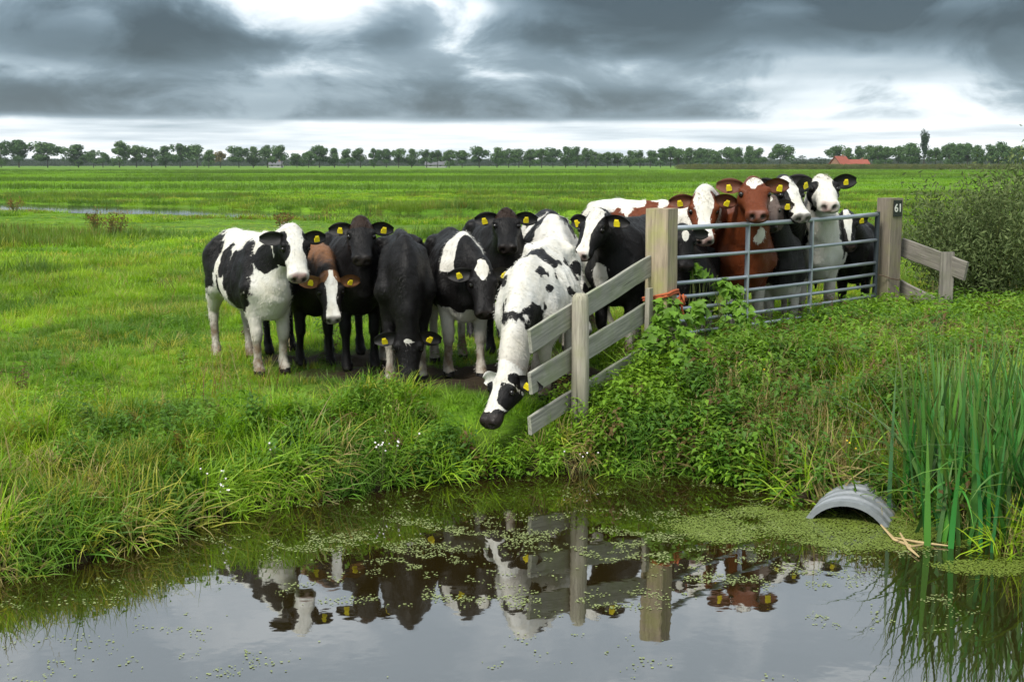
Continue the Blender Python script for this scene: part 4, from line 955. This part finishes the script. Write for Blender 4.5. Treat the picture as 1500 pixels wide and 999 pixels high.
    link('forelock', mesh_from('forelock', fv, ff_), ear_mat(r_.get('lock', BK_LOCK)), e)
    tv, tf = tube([(-.72, 0, 1.15), (-.775, .0, 1.12), (-.80, .01 + tailx, .95), (-.79, .02 + tailx, .72), (-.775, .02 + tailx * 1.3, .55), (-.77, .03 + tailx * 1.4, .42), (-.77, .03 + tailx * 1.4, .30)], [.035, .03, .022, .017, .03, .035, .008], 8)
    link('tail', mesh_from('tail', tv, tf, True), ear_mat((.55, .5, .42) if r_.get('wtail') else (.02, .017, .015)), e)
    tag(e, label, 'cow', 'young cows crowding at the gate')
    return e
def ell(X, c, r, nz=.55):
    return 1 - np.sqrt(((X['x'] - c[0]) / r[0])**2 + ((X['y'] - c[1]) / r[1])**2 + ((X['z'] - c[2]) / r[2])**2) + X['n'] * nz
def hell(X, s, w_, rs, rw, nz=.35, u=None):
    return np.where(X['hm'], 1 - np.sqrt(((X['s'] - s) / rs)**2 + ((X['w'] - w_) / rw)**2 + (0 if u is None else ((X['u'] - u[0]) / u[1])**2)) + X['n'] * nz, -1)
def blaze(X, tab, shift=0.0):
    """white stripe down the face; tab = [(s, half-width)]"""
    hw = np.interp(X['s'], [q[0] for q in tab], [q[1] for q in tab]); return np.where(X['hm'] & (X['u'] > -.10), (hw - np.abs(X['w'] - shift)) / .05 + X['n'] * .5, -1)
def mx(*a): return np.maximum.reduce(a)
def mn(*a): return np.minimum.reduce(a)
def legs_white(X, zf, zh=None):
    zt = np.where(X['x'] > 0, zf, zf if zh is None else zh); return np.where(X['hm'], -1, (zt - X['z']) / .12 + X['n'] * .8)
def p_first(X):
    blk = mx(ell(X, (-.50, -.22, .98), (.27, .30, .30)), ell(X, (-.06, -.28, 1.02), (.075, .3, .17), .9), ell(X, (.28, -.22, .86), (.28, .34, .36), .5), ell(X, (.5, .25, .95), (.35, .2, .35)), ell(X, (.62, -.02, 1.06), (.16, .25, .13), .5), ell(X, (-.16, -.27, .74), (.07, .2, .13), .9), ell(X, (-.4, .25, .9), (.3, .2, .3)))
    white = np.where(X['z'] < .58, 1, -blk)
    hb = mx(hell(X, .36, -.11, .24, .055), hell(X, .36, .11, .24, .055), hell(X, .05, .12, .2, .055), hell(X, .05, -.12, .2, .055))
    return dict(white=np.where(X['hm'], -hb, white), pink=.9, wtail=1, lock=(.6, .57, .5))
def p_brown(X):
    return dict(white=mx(blaze(X, [(.02, .02), (.15, .055), (.4, .045), (.62, .04), (.8, .06), (1.05, .07)]), np.full(len(X['x']), -1.)), brown=np.maximum(sstep(1.0, 1.16, X['z'] + X['n'] * .2) * ~X['hm'], X['hm'] * (X['s'] < .13)), pink=.25, lock=(.19, .085, .035))
def p_black(X):
    return dict(white=np.full(len(X['x']), -1.), brown=.12 * X['hm'] * (X['s'] < .2), pink=0, lock=(.03, .02, .015))
def p_grazer(X):
    return dict(white=mx(legs_white(X, .40, .2), hell(X, .20, 0, .05, .06, 1.3)), pink=0)
def p_saddle(X):
    arc = np.where(X['hm'] | (X['z'] < .8), -1, mn(.085 - np.abs(X['x'] - .47 - .42 * (1.2 - X['z'])) , X['z'] - .95) / .06 + X['n'] * .5)
    return dict(white=mx(arc, legs_white(X, .62, .62), blaze(X, [(-.08, .03), (.04, .055), (.16, .045), (.30, .01), (.36, -.06), (1, -.1)], -.008), ell(X, (-.55, 0, 1.27), (.06, .06, .06))), pink=0, wtail=1)
def p_spots(X):
    r = np.random.default_rng(3); sp = np.full(len(X['x']), -1.)
    for _ in range(75):
        c = (r.uniform(-.7, .62), r.choice((-1, 1)) * r.uniform(0, .30), r.uniform(.75, 1.25)); q = r.uniform(.028, .078); sp = np.maximum(sp, ell(X, c, (q * 1.7, q * 1.3, q * .9), 1.3))
    sp = mx(sp, ell(X, (.16, .1, 1.12), (.13, .17, .1), .7), ell(X, (.72, .05, .70), (.20, .22, .14), .9), ell(X, (.8, -.06, .55), (.12, .16, .10), .9))
    hb = mx(hell(X, .42, .09, .20, .08, .8), hell(X, .78, .06, .10, .05, .8), hell(X, .08, .11, .12, .06), hell(X, .4, -.1, .2, .05), hell(X, .97, 0, .1, .07, .4), hell(X, .25, .03, .03, .02))
    return dict(white=np.where(X['hm'], -hb, -sp), pink=.0, wtail=1, lock=(.6, .57, .5))
def p_patch(X):
    b = mx(ell(X, (-.28, .03, 1.18), (.26, .24, .22)), ell(X, (.28, .0, 1.16), (.26, .26, .24)), ell(X, (.3, -.25, .9), (.25, .2, .3)))
    return dict(white=np.where(X['hm'], .5 - hell(X, .3, .1, .3, .06) - 1, -b), pink=.5)
def p_whitehead(X):
    return dict(white=mx(blaze(X, [(-.1, .06), (.15, .075), (.35, .05), (.5, .03), (.75, .04), (.9, .06), (1.05, .07)], .012), legs_white(X, .3), ell(X, (.68, -.05, .78), (.12, .09, .13))), pink=.8, lock=(.6, .57, .5))
def p_redwhite(X):
    b = mx(ell(X, (-.02, -.2, 1.1), (.13, .3, .2), .9), ell(X, (.22, -.15, 1.08), (.10, .3, .22), .9), ell(X, (-.3, -.25, 1.0), (.1, .2, .16), 1.), ell(X, (.72, 0, 1.15), (.22, .4, .42), .5), ell(X, (.5, 0, .8), (.2, .4, .3)))
    return dict(white=np.where(X['hm'], blaze(X, [(-.1, .06), (.1, .085), (.3, .075), (.55, .05), (.8, .06), (1.05, .08)]), np.where(X['z'] < .45, 1, -b)), pink=.95, lock=(.5, .4, .3))
def p_red(X):
    return dict(white=mx(hell(X, .10, 0, .20, .062, .9), legs_white(X, .52, .4), ell(X, (.80, 0, 1.03), (.09, .05, .08), 1.6)), pink=.75, lock=(.5, .4, .3))
def p_star(X):
    return dict(white=mx(hell(X, .16, .0, .12, .03, 1.2), legs_white(X, .45)), pink=0)
def p_grey(X):
    return dict(white=mx(legs_white(X, .66, .4), hell(X, .02, -.03, .12, .05)), brown=X['hm'] * sstep(1.02, .8, X['s']), pink=0)
def p_darkblaze(X):
    return dict(white=mx(blaze(X, [(-.12, .05), (.1, .07), (.35, .05), (.55, .045), (.72, .075), (.95, .09), (1.05, .09)]), legs_white(X, .6), ell(X, (.65, .1, 1.1), (.2, .2, .15))), pink=.05)
def p_whiteface(X):
    hb = mx(hell(X, .30, -.10, .16, .055), hell(X, .28, .11, .17, .05), hell(X, .03, .12, .1, .05))
    b = mx(ell(X, (.70, -.22, 1.02), (.14, .16, .26)), ell(X, (.35, .3, .95), (.22, .16, .26)), ell(X, (-.3, 0, 1.0), (.3, .5, .3)))
    return dict(white=np.where(X['hm'], -hb, -b), pink=.9, lock=(.6, .57, .5))
def p_last(X):
    return dict(white=mx(blaze(X, [(-.1, .03), (.1, .05), (.35, .045), (.6, .02), (.8, .01), (1.05, .0)]), ell(X, (.2, 0, 1.25), (.2, .16, .1)), legs_white(X, .25)), pink=.55)
BK = (.009, .008, .0075); BR = (.20, .085, .03); RD = (.10, .028, .010)
def gp(px, py): return ground_at(px, py, 0.0)
COWS = [
 dict(feet=gp(396, 549), theta=32, poll=at(431, 340, 10.75), yaw=19, pitch=55, scale=.985, pat=p_first, mat=MC_black, earcol=(BK, BK), label='leftmost cow, white with large black patches and pink nose', step=(.06, -.03, 0, .12), tailx=-.1, tags=(0, 1), droop=.05),
 dict(feet=gp(461, 535), theta=30, poll=at(484, 405, 10.95), yaw=14, pitch=56, scale=.93, pat=p_brown, mat=MC_brown, earcol=(BR, BR), label='brown-backed black cow with lowered white-blazed face and brown ears', step=(-.05, .05, .05, -.05), droop=.02),
 dict(feet=gp(528, 540), theta=16, poll=at(529, 325, 11.15), yaw=7, pitch=40, scale=1.0, pat=p_black, mat=MC_black, earcol=(BK, BK), label='all-black cow staring ahead, between the brown-eared cow and the grazing black cow', step=(.05, -.05, 0, .1)),
 dict(feet=gp(595, 560), theta=8, poll=at(598, 486, 10.45), yaw=6, pitch=72, wid=.78, scale=1.0, pat=p_grazer, mat=MC_black, earcol=(BK, BK), label='black cow with white front feet grazing head-down, face towards the camera', step=(.02, -.06, 0, .1), droop=.25),
 dict(feet=gp(680, 553), theta=11, poll=at(707, 392, 10.62), yaw=10, pitch=55, scale=.99, pat=p_saddle, mat=MC_black, earcol=(BK, BK), label='black cow with a white arc over the shoulders, white star and white legs', step=(-.05, .08, .12, -.05)),
 dict(feet=gp(737, 516), theta=11, poll=at(742, 310, 12.0), yaw=3, pitch=40, scale=1.05, pat=p_black, mat=MC_black, earcol=(BK, BK), label='all-black cow with head up, behind the cow with the white star', step=(.05, 0, 0, .1)),
 dict(feet=(.13, 10.12), theta=-13, poll=at(741, 545, 9.45), yaw=-38, pitch=50, wid=1.22, scale=1.0, pat=p_spots, mat=MC_black, earcol=((.6, .58, .53), BK), label='white cow with small black spots stretching its head down beside the board fence', step=(.05, -.04, 0, .08), bpitch=7, zoff=-.03, tags=(0, 1), droop=.25),
 dict(feet=(.40, 12.6), theta=2, poll=(.62, 11.85, .72), yaw=10, pitch=60, wid=1.2, scale=1.08, pat=p_patch, mat=MC_black, earcol=BK, label='white cow with black patches, only its back showing behind the spotted cow', tags=(0, 0)),
 dict(feet=(.98, 11.95), theta=-24, poll=at(872, 314, 11.45), yaw=-33, pitch=44, wid=1.2, scale=1.06, pat=p_whitehead, mat=MC_black, earcol=BK, label='black cow with white forehead and pink nose looking left over the board fence', step=(0, .05, 0, 0)),
 dict(feet=(1.90, 13.35), theta=53, poll=at(1031, 285, 12.45), yaw=-5, pitch=55, wid=1.1, neckw=1.15, scale=1.16, pat=p_redwhite, mat=MC_red, earcol=RD, label='white-bodied cow with red patches and white-blazed red face next to the near post', droop=.1),
 dict(feet=(2.36, 12.95), theta=6, poll=at(1104, 264, 12.45), yaw=-4, pitch=30, wid=1.15, neckw=1.35, headscale=1.1, scale=1.12, pat=p_red, mat=MC_red, earcol=RD, label='plain red cow with white forehead resting its chin on the gate', step=(.05, -.08, 0, 0), droop=-.05),
 dict(feet=(1.66, 12.05), theta=-14, poll=at(1003, 336, 11.75), yaw=6, pitch=66, scale=.86, pat=p_star, mat=MC_black, earcol=BK, label='black cow with lowered head behind the gate rails, under the red-and-white face', tags=(0, 0)),
 dict(feet=(2.80, 13.25), theta=-6, poll=at(1129, 292, 12.85), yaw=-10, pitch=46, scale=.93, pat=p_grey, mat=MC_grey, earcol=(.05, .035, .03), label='grey-brown faced cow squeezed between the red cow and the dark-nosed one', headscale=.9, tags=(0, 1)),
 dict(feet=(3.02, 14.25), theta=6, poll=at(1153, 265, 13.15), yaw=17, pitch=38, neckw=1.25, headscale=1.08, scale=1.1, pat=p_darkblaze, mat=MC_black, earcol=BK, label='black cow with white blaze and dark nose looking right over the gate', droop=-.15, tags=(0, 1)),
 dict(feet=(3.38, 14.2), theta=-12, poll=at(1205, 259, 13.65), yaw=-4, pitch=24, wid=1.15, neckw=1.3, headscale=1.14, scale=1.14, pat=p_whiteface, mat=MC_black, earcol=BK, label='white-faced cow with black eye patches holding its pink nose up above the gate', droop=-.1, step=(.08, -.03, 0, 0), tags=(0, 1)),
 dict(feet=(3.98, 14.85), theta=-16, poll=at(1240, 314, 14.25), yaw=2, pitch=58, wid=1.12, scale=.95, pat=p_last, mat=MC_black, earcol=BK, label='rightmost cow, black with narrow white blaze, face behind the gate rails', tags=(0, 1)),
]
for spec in COWS: cow(**spec)

# ------------------------------------------------------------------ plants
vegetation()
def leaf_mesh(size, lobed=True):
    pts = [(0, 0, 0), (.32, .18, .03), (.50, .02, 0), (.42, .45, .04), (.20, .62, .02), (0, 1.0, -.12), (-.20, .62, .02), (-.42, .45, .04), (-.50, .02, 0), (-.32, .18, .03), (0, .45, -.06)]
    v = [(x * size * .95, y * size, z * size) for x, y, z in pts]; me = mesh_from('leaf', v, [(0, 1, 10), (1, 2, 3), (1, 3, 10), (3, 4, 10), (4, 5, 10), (5, 6, 10), (6, 7, 10), (7, 9, 10), (7, 8, 9), (9, 0, 10)])
    fattr(me, 'hgt', np.zeros(len(v))); me.materials.append(M_leaf); return me
LEAF = [leaf_mesh(.075), leaf_mesh(.095), leaf_mesh(.06)]
M_stem = plain('plant_stem', (.10, .12, .03), .8, 0, .4, 20)
def climber(name, pts, rads, nleaf, label, seed):
    """leafy mound: stems plus single leaves over lobes at pts"""
    r = random.Random(seed); base = Vector((pts[0][0], pts[0][1], float(height([pts[0][0]], [pts[0][1]])[0]))); e = empty(name, base); st = []
    for k in range(16):
        q = Vector(pts[r.randrange(len(pts))]) + Vector([r.uniform(-.1, .1) for _ in range(3)]); a = Vector((base.x + r.uniform(-.1, .1), base.y + r.uniform(-.1, .1), base.z - .03)); mid = a.lerp(q, .5) + Vector((r.uniform(-.08, .08), r.uniform(-.08, .08), .05))
        st.append(tube([a - base, mid - base, q - base], [.006, .005, .003], 4))
    link('stem', mesh_from('stem', *join(st)), M_stem, e)
    for k in range(nleaf):
        i = r.randrange(len(pts)); d = Vector((r.gauss(0, 1), r.gauss(-.4, 1), r.gauss(.35, 1))).normalized(); p = Vector(pts[i]) + d * rads[i] * r.uniform(.72, 1.08) - base
        l = link('leaf', LEAF[r.randrange(3)], None, e); l.location = p
        dn_ = (d * .7 + Vector((r.uniform(-.5, .5), r.uniform(-.6, .2), r.uniform(.1, .8)))).normalized(); tip = (Vector((r.uniform(-1, 1), r.uniform(-1, 1), -.6)) - dn_ * Vector((0, 0, -.6)).dot(dn_)).normalized()
        tip = (tip - dn_ * tip.dot(dn_)).normalized(); sx_ = tip.cross(dn_); l.rotation_euler = Matrix((sx_, tip, dn_)).transposed().to_euler(); s_ = r.uniform(.75, 1.25); l.scale = (s_, s_, s_)
    tag(e, label, 'plant'); return e
climber('climbing_plant', [at(985, 480, 10.75), at(1010, 500, 10.7), at(975, 455, 10.85), at(1000, 540, 10.5), at(960, 500, 10.7), at(1020, 455, 10.9)], [.16, .17, .12, .2, .13, .10], 290, 'bushy heart-leaved climber at the foot of the near gate post', 3)
climber('climbing_plant', [at(1072, 470, 11.75), at(1060, 440, 11.85), at(1058, 418, 11.85), at(1085, 455, 11.75), at(1100, 480, 11.6), at(1078, 425, 11.9)], [.15, .12, .07, .10, .16, .05], 200, 'heart-leaved climber winding up through the gate rails', 4)
climber('climbing_plant', [at(1022, 398, 11.75), at(1035, 400, 11.8), at(1015, 390, 11.8)], [.06, .05, .04], 34, 'thin leafy shoot hanging in the gate just right of the near post', 6)

# reeds at the right edge: upright sword-like blades
def reeds(name, base, n, hmin, hmax, wd, spread, seed, label, lean=.16, dry=.08):
    global random
    r = random.Random(seed); V, F, Hh, Cc = [], [], [], []
    for k in range(n):
        bx_, by_ = r.gauss(0, spread), r.gauss(0, spread * .6); h = r.uniform(hmin, hmax); o = len(V)
        cur = r.uniform(.05, .5) if r.random() < .78 else r.uniform(1.2, 2.4)
        blade(V, F, Hh, (bx_, by_, -.12), h, wd * r.uniform(.65, 1.2), r.uniform(0, 6.28), abs(r.gauss(0, lean)), cur, 9)
        c = (.36, .26, .10) if r.random() < dry else (r.uniform(.035, .10), r.uniform(.13, .26), r.uniform(.025, .055)); Cc += [c] * (len(V) - o)
    me = mesh_from(name, V, F, True); fattr(me, 'hgt', Hh); a = me.attributes.new('lcol', 'FLOAT_COLOR', 'POINT'); a.data.foreach_set('color', [q for c in Cc for q in (*c, 1)]); me.materials.append(M_reed)
    e = empty(name, base); link('blades', me, None, e); tag(e, label, 'reeds', 'reeds in the pond'); return e
RL = [(1364, 752, 30, .9, 1.30, 'tall sword-leaved reed clump right beside the culvert pipe'), (1405, 775, 30, .85, 1.3, 'reed clump second from the culvert pipe'), (1440, 760, 34, .95, 1.45, 'dense tall reed clump in the back row near the right edge'),
      (1432, 795, 20, .55, 1.1, 'shorter reed clump in front near the fallen leaf'), (1478, 790, 28, .8, 1.3, 'reed clump at the right picture edge'), (1505, 765, 30, 1.0, 1.5, 'tallest reeds cut by the right picture edge'),
      (1388, 742, 26, .9, 1.35, 'reed clump behind the one beside the pipe'), (1193, 722, 9, .45, .66, 'small thin reed clump standing left of the culvert pipe'), (1545, 800, 30, .9, 1.4, 'reeds beyond the right picture edge')]
for k, (px, py, n, h0, h1, lb) in enumerate(RL):
    reeds('reed_clump', ground_at(px, py, PZ), int(n * 2.1), h0 * 1.08, h1 * 1.05, (.043 if n > 10 else .016), .13 if n > 10 else .05, 50 + k, lb, .14, 0)
# fallen dry reed leaves lying on the water
for (pts, lb) in (([(1290, 778), (1310, 793), (1335, 803), (1352, 800)], 'bent straw-coloured reed leaf on the water below the pipe'), ([(1310, 797), (1345, 797), (1390, 802)], 'thin dry stalk lying flat on the water by the reeds'), ([(1318, 790), (1332, 806), (1346, 818)], 'short dry reed leaf crossing the bent one')):
    P = [ground_at(x, y, PZ) + up * (.012 + .03 * (k == 0)) for k, (x, y) in enumerate(pts)]
    o_ = link('fallen_leaf', mesh_from('fallen_leaf', *tube(P, [.005] + [.011] * (len(P) - 2) + [.004], 5)), plain('dry_leaf', (.42, .31, .15), .8, 0, .3, 20)); tag(o_, lb, 'leaf')

# willow bush at the right
def bush(name, base, rx, rz, n, a, b_, label, seed, leaf=.05, stems=26):
    r = np.random.default_rng(seed); V, F = [], []; st = []; e = empty(name, base)
    for k in range(stems):
        an = r.random() * 6.28; q = rx * math.sqrt(r.random()); top = Vector((q * math.cos(an), q * math.sin(an), rz * r.uniform(.6, 1.08) * (1 - .35 * (q / rx) ** 2)))
        p0 = Vector((top.x * .2, top.y * .2, -.05)); mid = p0.lerp(top, .55) + Vector((0, 0, .12)); st.append(tube([p0, mid, top], [.012, .008, .002], 4))
        for j in range(n // stems):
            t_ = r.uniform(.12, 1.0); c_ = np.array(p0.lerp(mid, t_ / .55) if t_ < .55 else mid.lerp(top, (t_ - .55) / .45)) + r.normal(size=3) * .10 * rx / .9
            d = r.normal(size=3) + np.array((0, 0, .7)); d /= np.linalg.norm(d); s_ = np.cross(d, r.normal(size=3)); s_ /= np.linalg.norm(s_); L_ = leaf * r.uniform(.6, 1.3); o = len(V)
            V += [c_, c_ + d * L_ * .5 + s_ * L_ * .15, c_ + d * L_, c_ + d * L_ * .5 - s_ * L_ * .15]; F.append((o, o+1, o+2, o+3))
    link('stems', mesh_from('stems', *join(st)), M_stem, e); fo = link('foliage', mesh_from('foliage', V, F), foliage_mat(name + '_foliage', a, b_), e); fo['kind'] = 'stuff'
    tag(e, label, 'bush'); return e
bush('willow_bush', Vector((6.35, 17.4, 0)), 1.3, 1.80, 20000, (.065, .10, .03), (.19, .23, .085), 'grey-green willow bush behind the wing fence at the right edge', 5, .075, 60)
bush('willow_bush', Vector((7.6, 18.2, 0)), 1.2, 2.1, 14000, (.065, .10, .03), (.18, .22, .08), 'taller willow bush cut off by the right picture edge', 6, .08, 40)
# reddish dock plants and a few others out in the field
for k, (px, py, h_, lb) in enumerate(((140, 330, .7, 'rusty dock plant left of two on the near ditch bank'), (166, 338, .8, 'rusty dock plant right of two on the near ditch bank'), (412, 325, .55, 'reddish dock plant above the patchy cow near the ditch'), (22, 300, .6, 'reddish weed at the left edge by the ditch'))):
    p = ground_at(px, py + 8, 0); bush('dock_plant', p, .5, h_ * .8, 330, (.10, .07, .02), (.24, .13, .04), lb, 20 + k, .09, 12)
# small white and mauve flowers on the bank
M_flower = plain('white_petals', (.72, .66, .70), .7, 0, .1, 20); M_yflower = plain('yellow_petals', (.75, .50, .02), .7, 0, .1, 20)
def on_ground(px, py, h_=0.0):
    d = ray(px, py); t_ = np.linspace(4, 30, 2600); z_ = CAMZ + d.z * t_; k_ = np.argmax(z_ < height(d.x * t_, d.y * t_) + h_); return Vector((d.x * t_[k_], d.y * t_[k_], z_[k_]))
def flower(px, py, d_, n, spread, mat, label, size=.0065):
    r = random.Random(int(px)); z = on_ground(px, py, .26); base = Vector((z.x, z.y, float(height([z.x], [z.y])[0]))); e = empty('flowering_plant', base); hgt_ = max(z.z - base.z, .12); st, fl = [], []
    for k in range(n):
        tp = Vector((r.gauss(0, spread), r.gauss(0, spread), hgt_ + r.uniform(-.05, .05))); st.append(tube([(tp.x * .3, tp.y * .3, 0), (tp.x * .7, tp.y * .7, hgt_ * .6), tp], [.003, .0025, .002], 4))
        vs, fs = [tp + Vector((0, 0, .004))], []
        for j in range(10): an = 6.283 * j / 10; q = size * (1.25 if j % 2 else .7); vs.append(tp + Vector((math.cos(an) * q, math.sin(an) * q * .6 - .003, math.sin(an) * q * .8)))
        fs = [(0, 1 + j, 1 + (j + 1) % 10) for j in range(10)]; me = mesh_from('flower_head', vs, fs); link('flower_head', me, mat, e)
    link('stem', mesh_from('stem', *join(st)), M_stem, e); tag(e, label, 'flower')
for a in ((322, 712, 7.0, 9, .05, M_flower, 'cluster of white flowers lowest on the left pond bank'), (402, 657, 7.9, 3, .03, M_flower, 'small white flower higher up the left bank'), (303, 684, 7.4, 4, .04, M_flower, 'small pale flowers just above the white cluster'),
          (575, 645, 7.9, 8, .09, M_flower, 'mauve-white flowers on the bank below the grazing black cow'), (560, 655, 7.9, 5, .05, M_flower, 'mauve-white flowers left of those below the grazing black cow'), (848, 665, 8.0, 6, .06, M_flower, 'pale mint flowers on the bank below the fence post'),
          (1188, 456, 12.0, 7, .07, M_yflower, 'yellow flowers in front of the gate rails'), (1130, 540, 10.2, 2, .04, M_yflower, 'pair of yellow flowers half way down the weedy bank'), (1243, 656, 8.9, 3, .04, M_yflower, 'yellow flowers just above the culvert pipe')): flower(*a)

# ------------------------------------------------------------------ duckweed
M_duck = leaf_mat('duckweed', True, None, .1, .5)
def flake(k):
    r = random.Random(k); n = 7; V = [(0, 0, .001)]
    for j in range(n): a = 6.283 * j / n; q = r.uniform(.5, 1.15); V.append((math.cos(a) * q * .0070, math.sin(a) * q * .0070, 0))
    me = mesh_from('flake', V, [(0, 1 + j, 1 + (j + 1) % n) for j in range(n)]); fattr(me, 'hgt', [0] * (n + 1)); return me
source_collection('duckweed_flake', [flake(k) for k in range(6)], M_duck)
x, y = wedge(420000, 3.6, 9.6, .3); p = np.c_[x, y]; d = shore(x) - y
cl = vnoise(p * np.array([[.8, 1.6]]), 2.2, 3, 15); cl2 = vnoise(p, 9, 2, 33)
reg = np.clip(.10 + .60 * np.exp(-((x + .1) / 2.0)**2 - ((y - 7.4) / 1.25)**2) + .30 * np.exp(-((x - 1.6) / 1.2)**2 - ((y - 7.2) / .9)**2) + .16 * np.exp(-((x + 1.6) / 1.0)**2 - ((y - 4.8) / .5)**2), 0, 1)
pr = np.clip((cl - .56 + .30 * reg) * 3, 0, 1) * np.clip((cl2 - .50) * 8, 0, 1) * (reg * .55 + .05)
mc = ground_at(1230, 770, PZ); mat_ = 1.12 - np.hypot((x - mc.x) / .80, (y - mc.y) / .50) + (vnoise(p, 2.5, 3, 60) - .5) * 1.3
mc2 = ground_at(1450, 830, PZ); mat2 = 1.0 - np.hypot((x - mc2.x) / .5, (y - mc2.y) / .22) + (vnoise(p, 3, 2, 61) - .5) * 1.2
k = (d > -.05) & ((RNG.random(len(x)) < pr)); X1, Y1 = x[k], y[k]
xm = RNG.uniform(mc.x - 1.3, mc.x + 1.9, 110000); ym = RNG.uniform(mc.y - 1.3, mc.y + .8, 110000); p = np.c_[xm, ym]
mat_ = np.maximum(1.10 - np.hypot((xm - mc.x) / .85, (ym - mc.y) / .48) + (vnoise(p, 2.5, 3, 60) - .5) * 1.2, .95 - np.hypot((xm - mc2.x) / .5, (ym - mc2.y) / .2) + (vnoise(p, 3, 2, 61) - .5) * 1.2)
k = (RNG.random(len(xm)) < np.clip(mat_ * 3, 0, 1)) & (ym < shore(xm) + .1); X1, Y1 = np.r_[X1, xm[k]], np.r_[Y1, ym[k]]; n = len(X1)
s = RNG.uniform(.5, 1.25, n); c = mixc((.17, .21, .065), (.28, .32, .13), RNG.random(n)); c[-k.sum():] = mixc((.11, .155, .02), (.17, .22, .04), RNG.random(k.sum()))
scatter('duckweed', 'duckweed_flake', np.c_[X1, Y1, PZ + .002 + RNG.random(n) * .003], np.c_[RNG.normal(0, .03, n), RNG.normal(0, .03, n), RNG.random(n) * 6.28], np.c_[s, s, s], c, 'pale green duckweed floating in flecks and mats on the pond', 'duckweed')

# ------------------------------------------------------------------ haze
hz = mesh_from('haze', [(x, y, z) for z in (-2.5, 45) for x, y in ((-1500, -300), (1500, -300), (1500, 1600), (-1500, 1600))], [(3, 2, 1, 0), (4, 5, 6, 7), (0, 1, 5, 4), (1, 2, 6, 5), (2, 3, 7, 6), (3, 0, 4, 7)])
m = bpy.data.materials.new('haze_air'); m.use_nodes = True; t = NT(m.node_tree)
for nd in list(t.n):
    if nd.type == 'BSDF_PRINCIPLED': t.n.remove(nd)
pv = t.add('ShaderNodeVolumePrincipled'); pv.inputs['Color'].default_value = (.86, .93, 1, 1); pv.inputs['Density'].default_value = .00009; pv.inputs['Anisotropy'].default_value = .2
t.l.new(pv.outputs[0], t.n['Material Output'].inputs['Volume'])
tag(link('haze', hz, m), 'thin pale haze over the far fields', 'haze', kind='stuff')
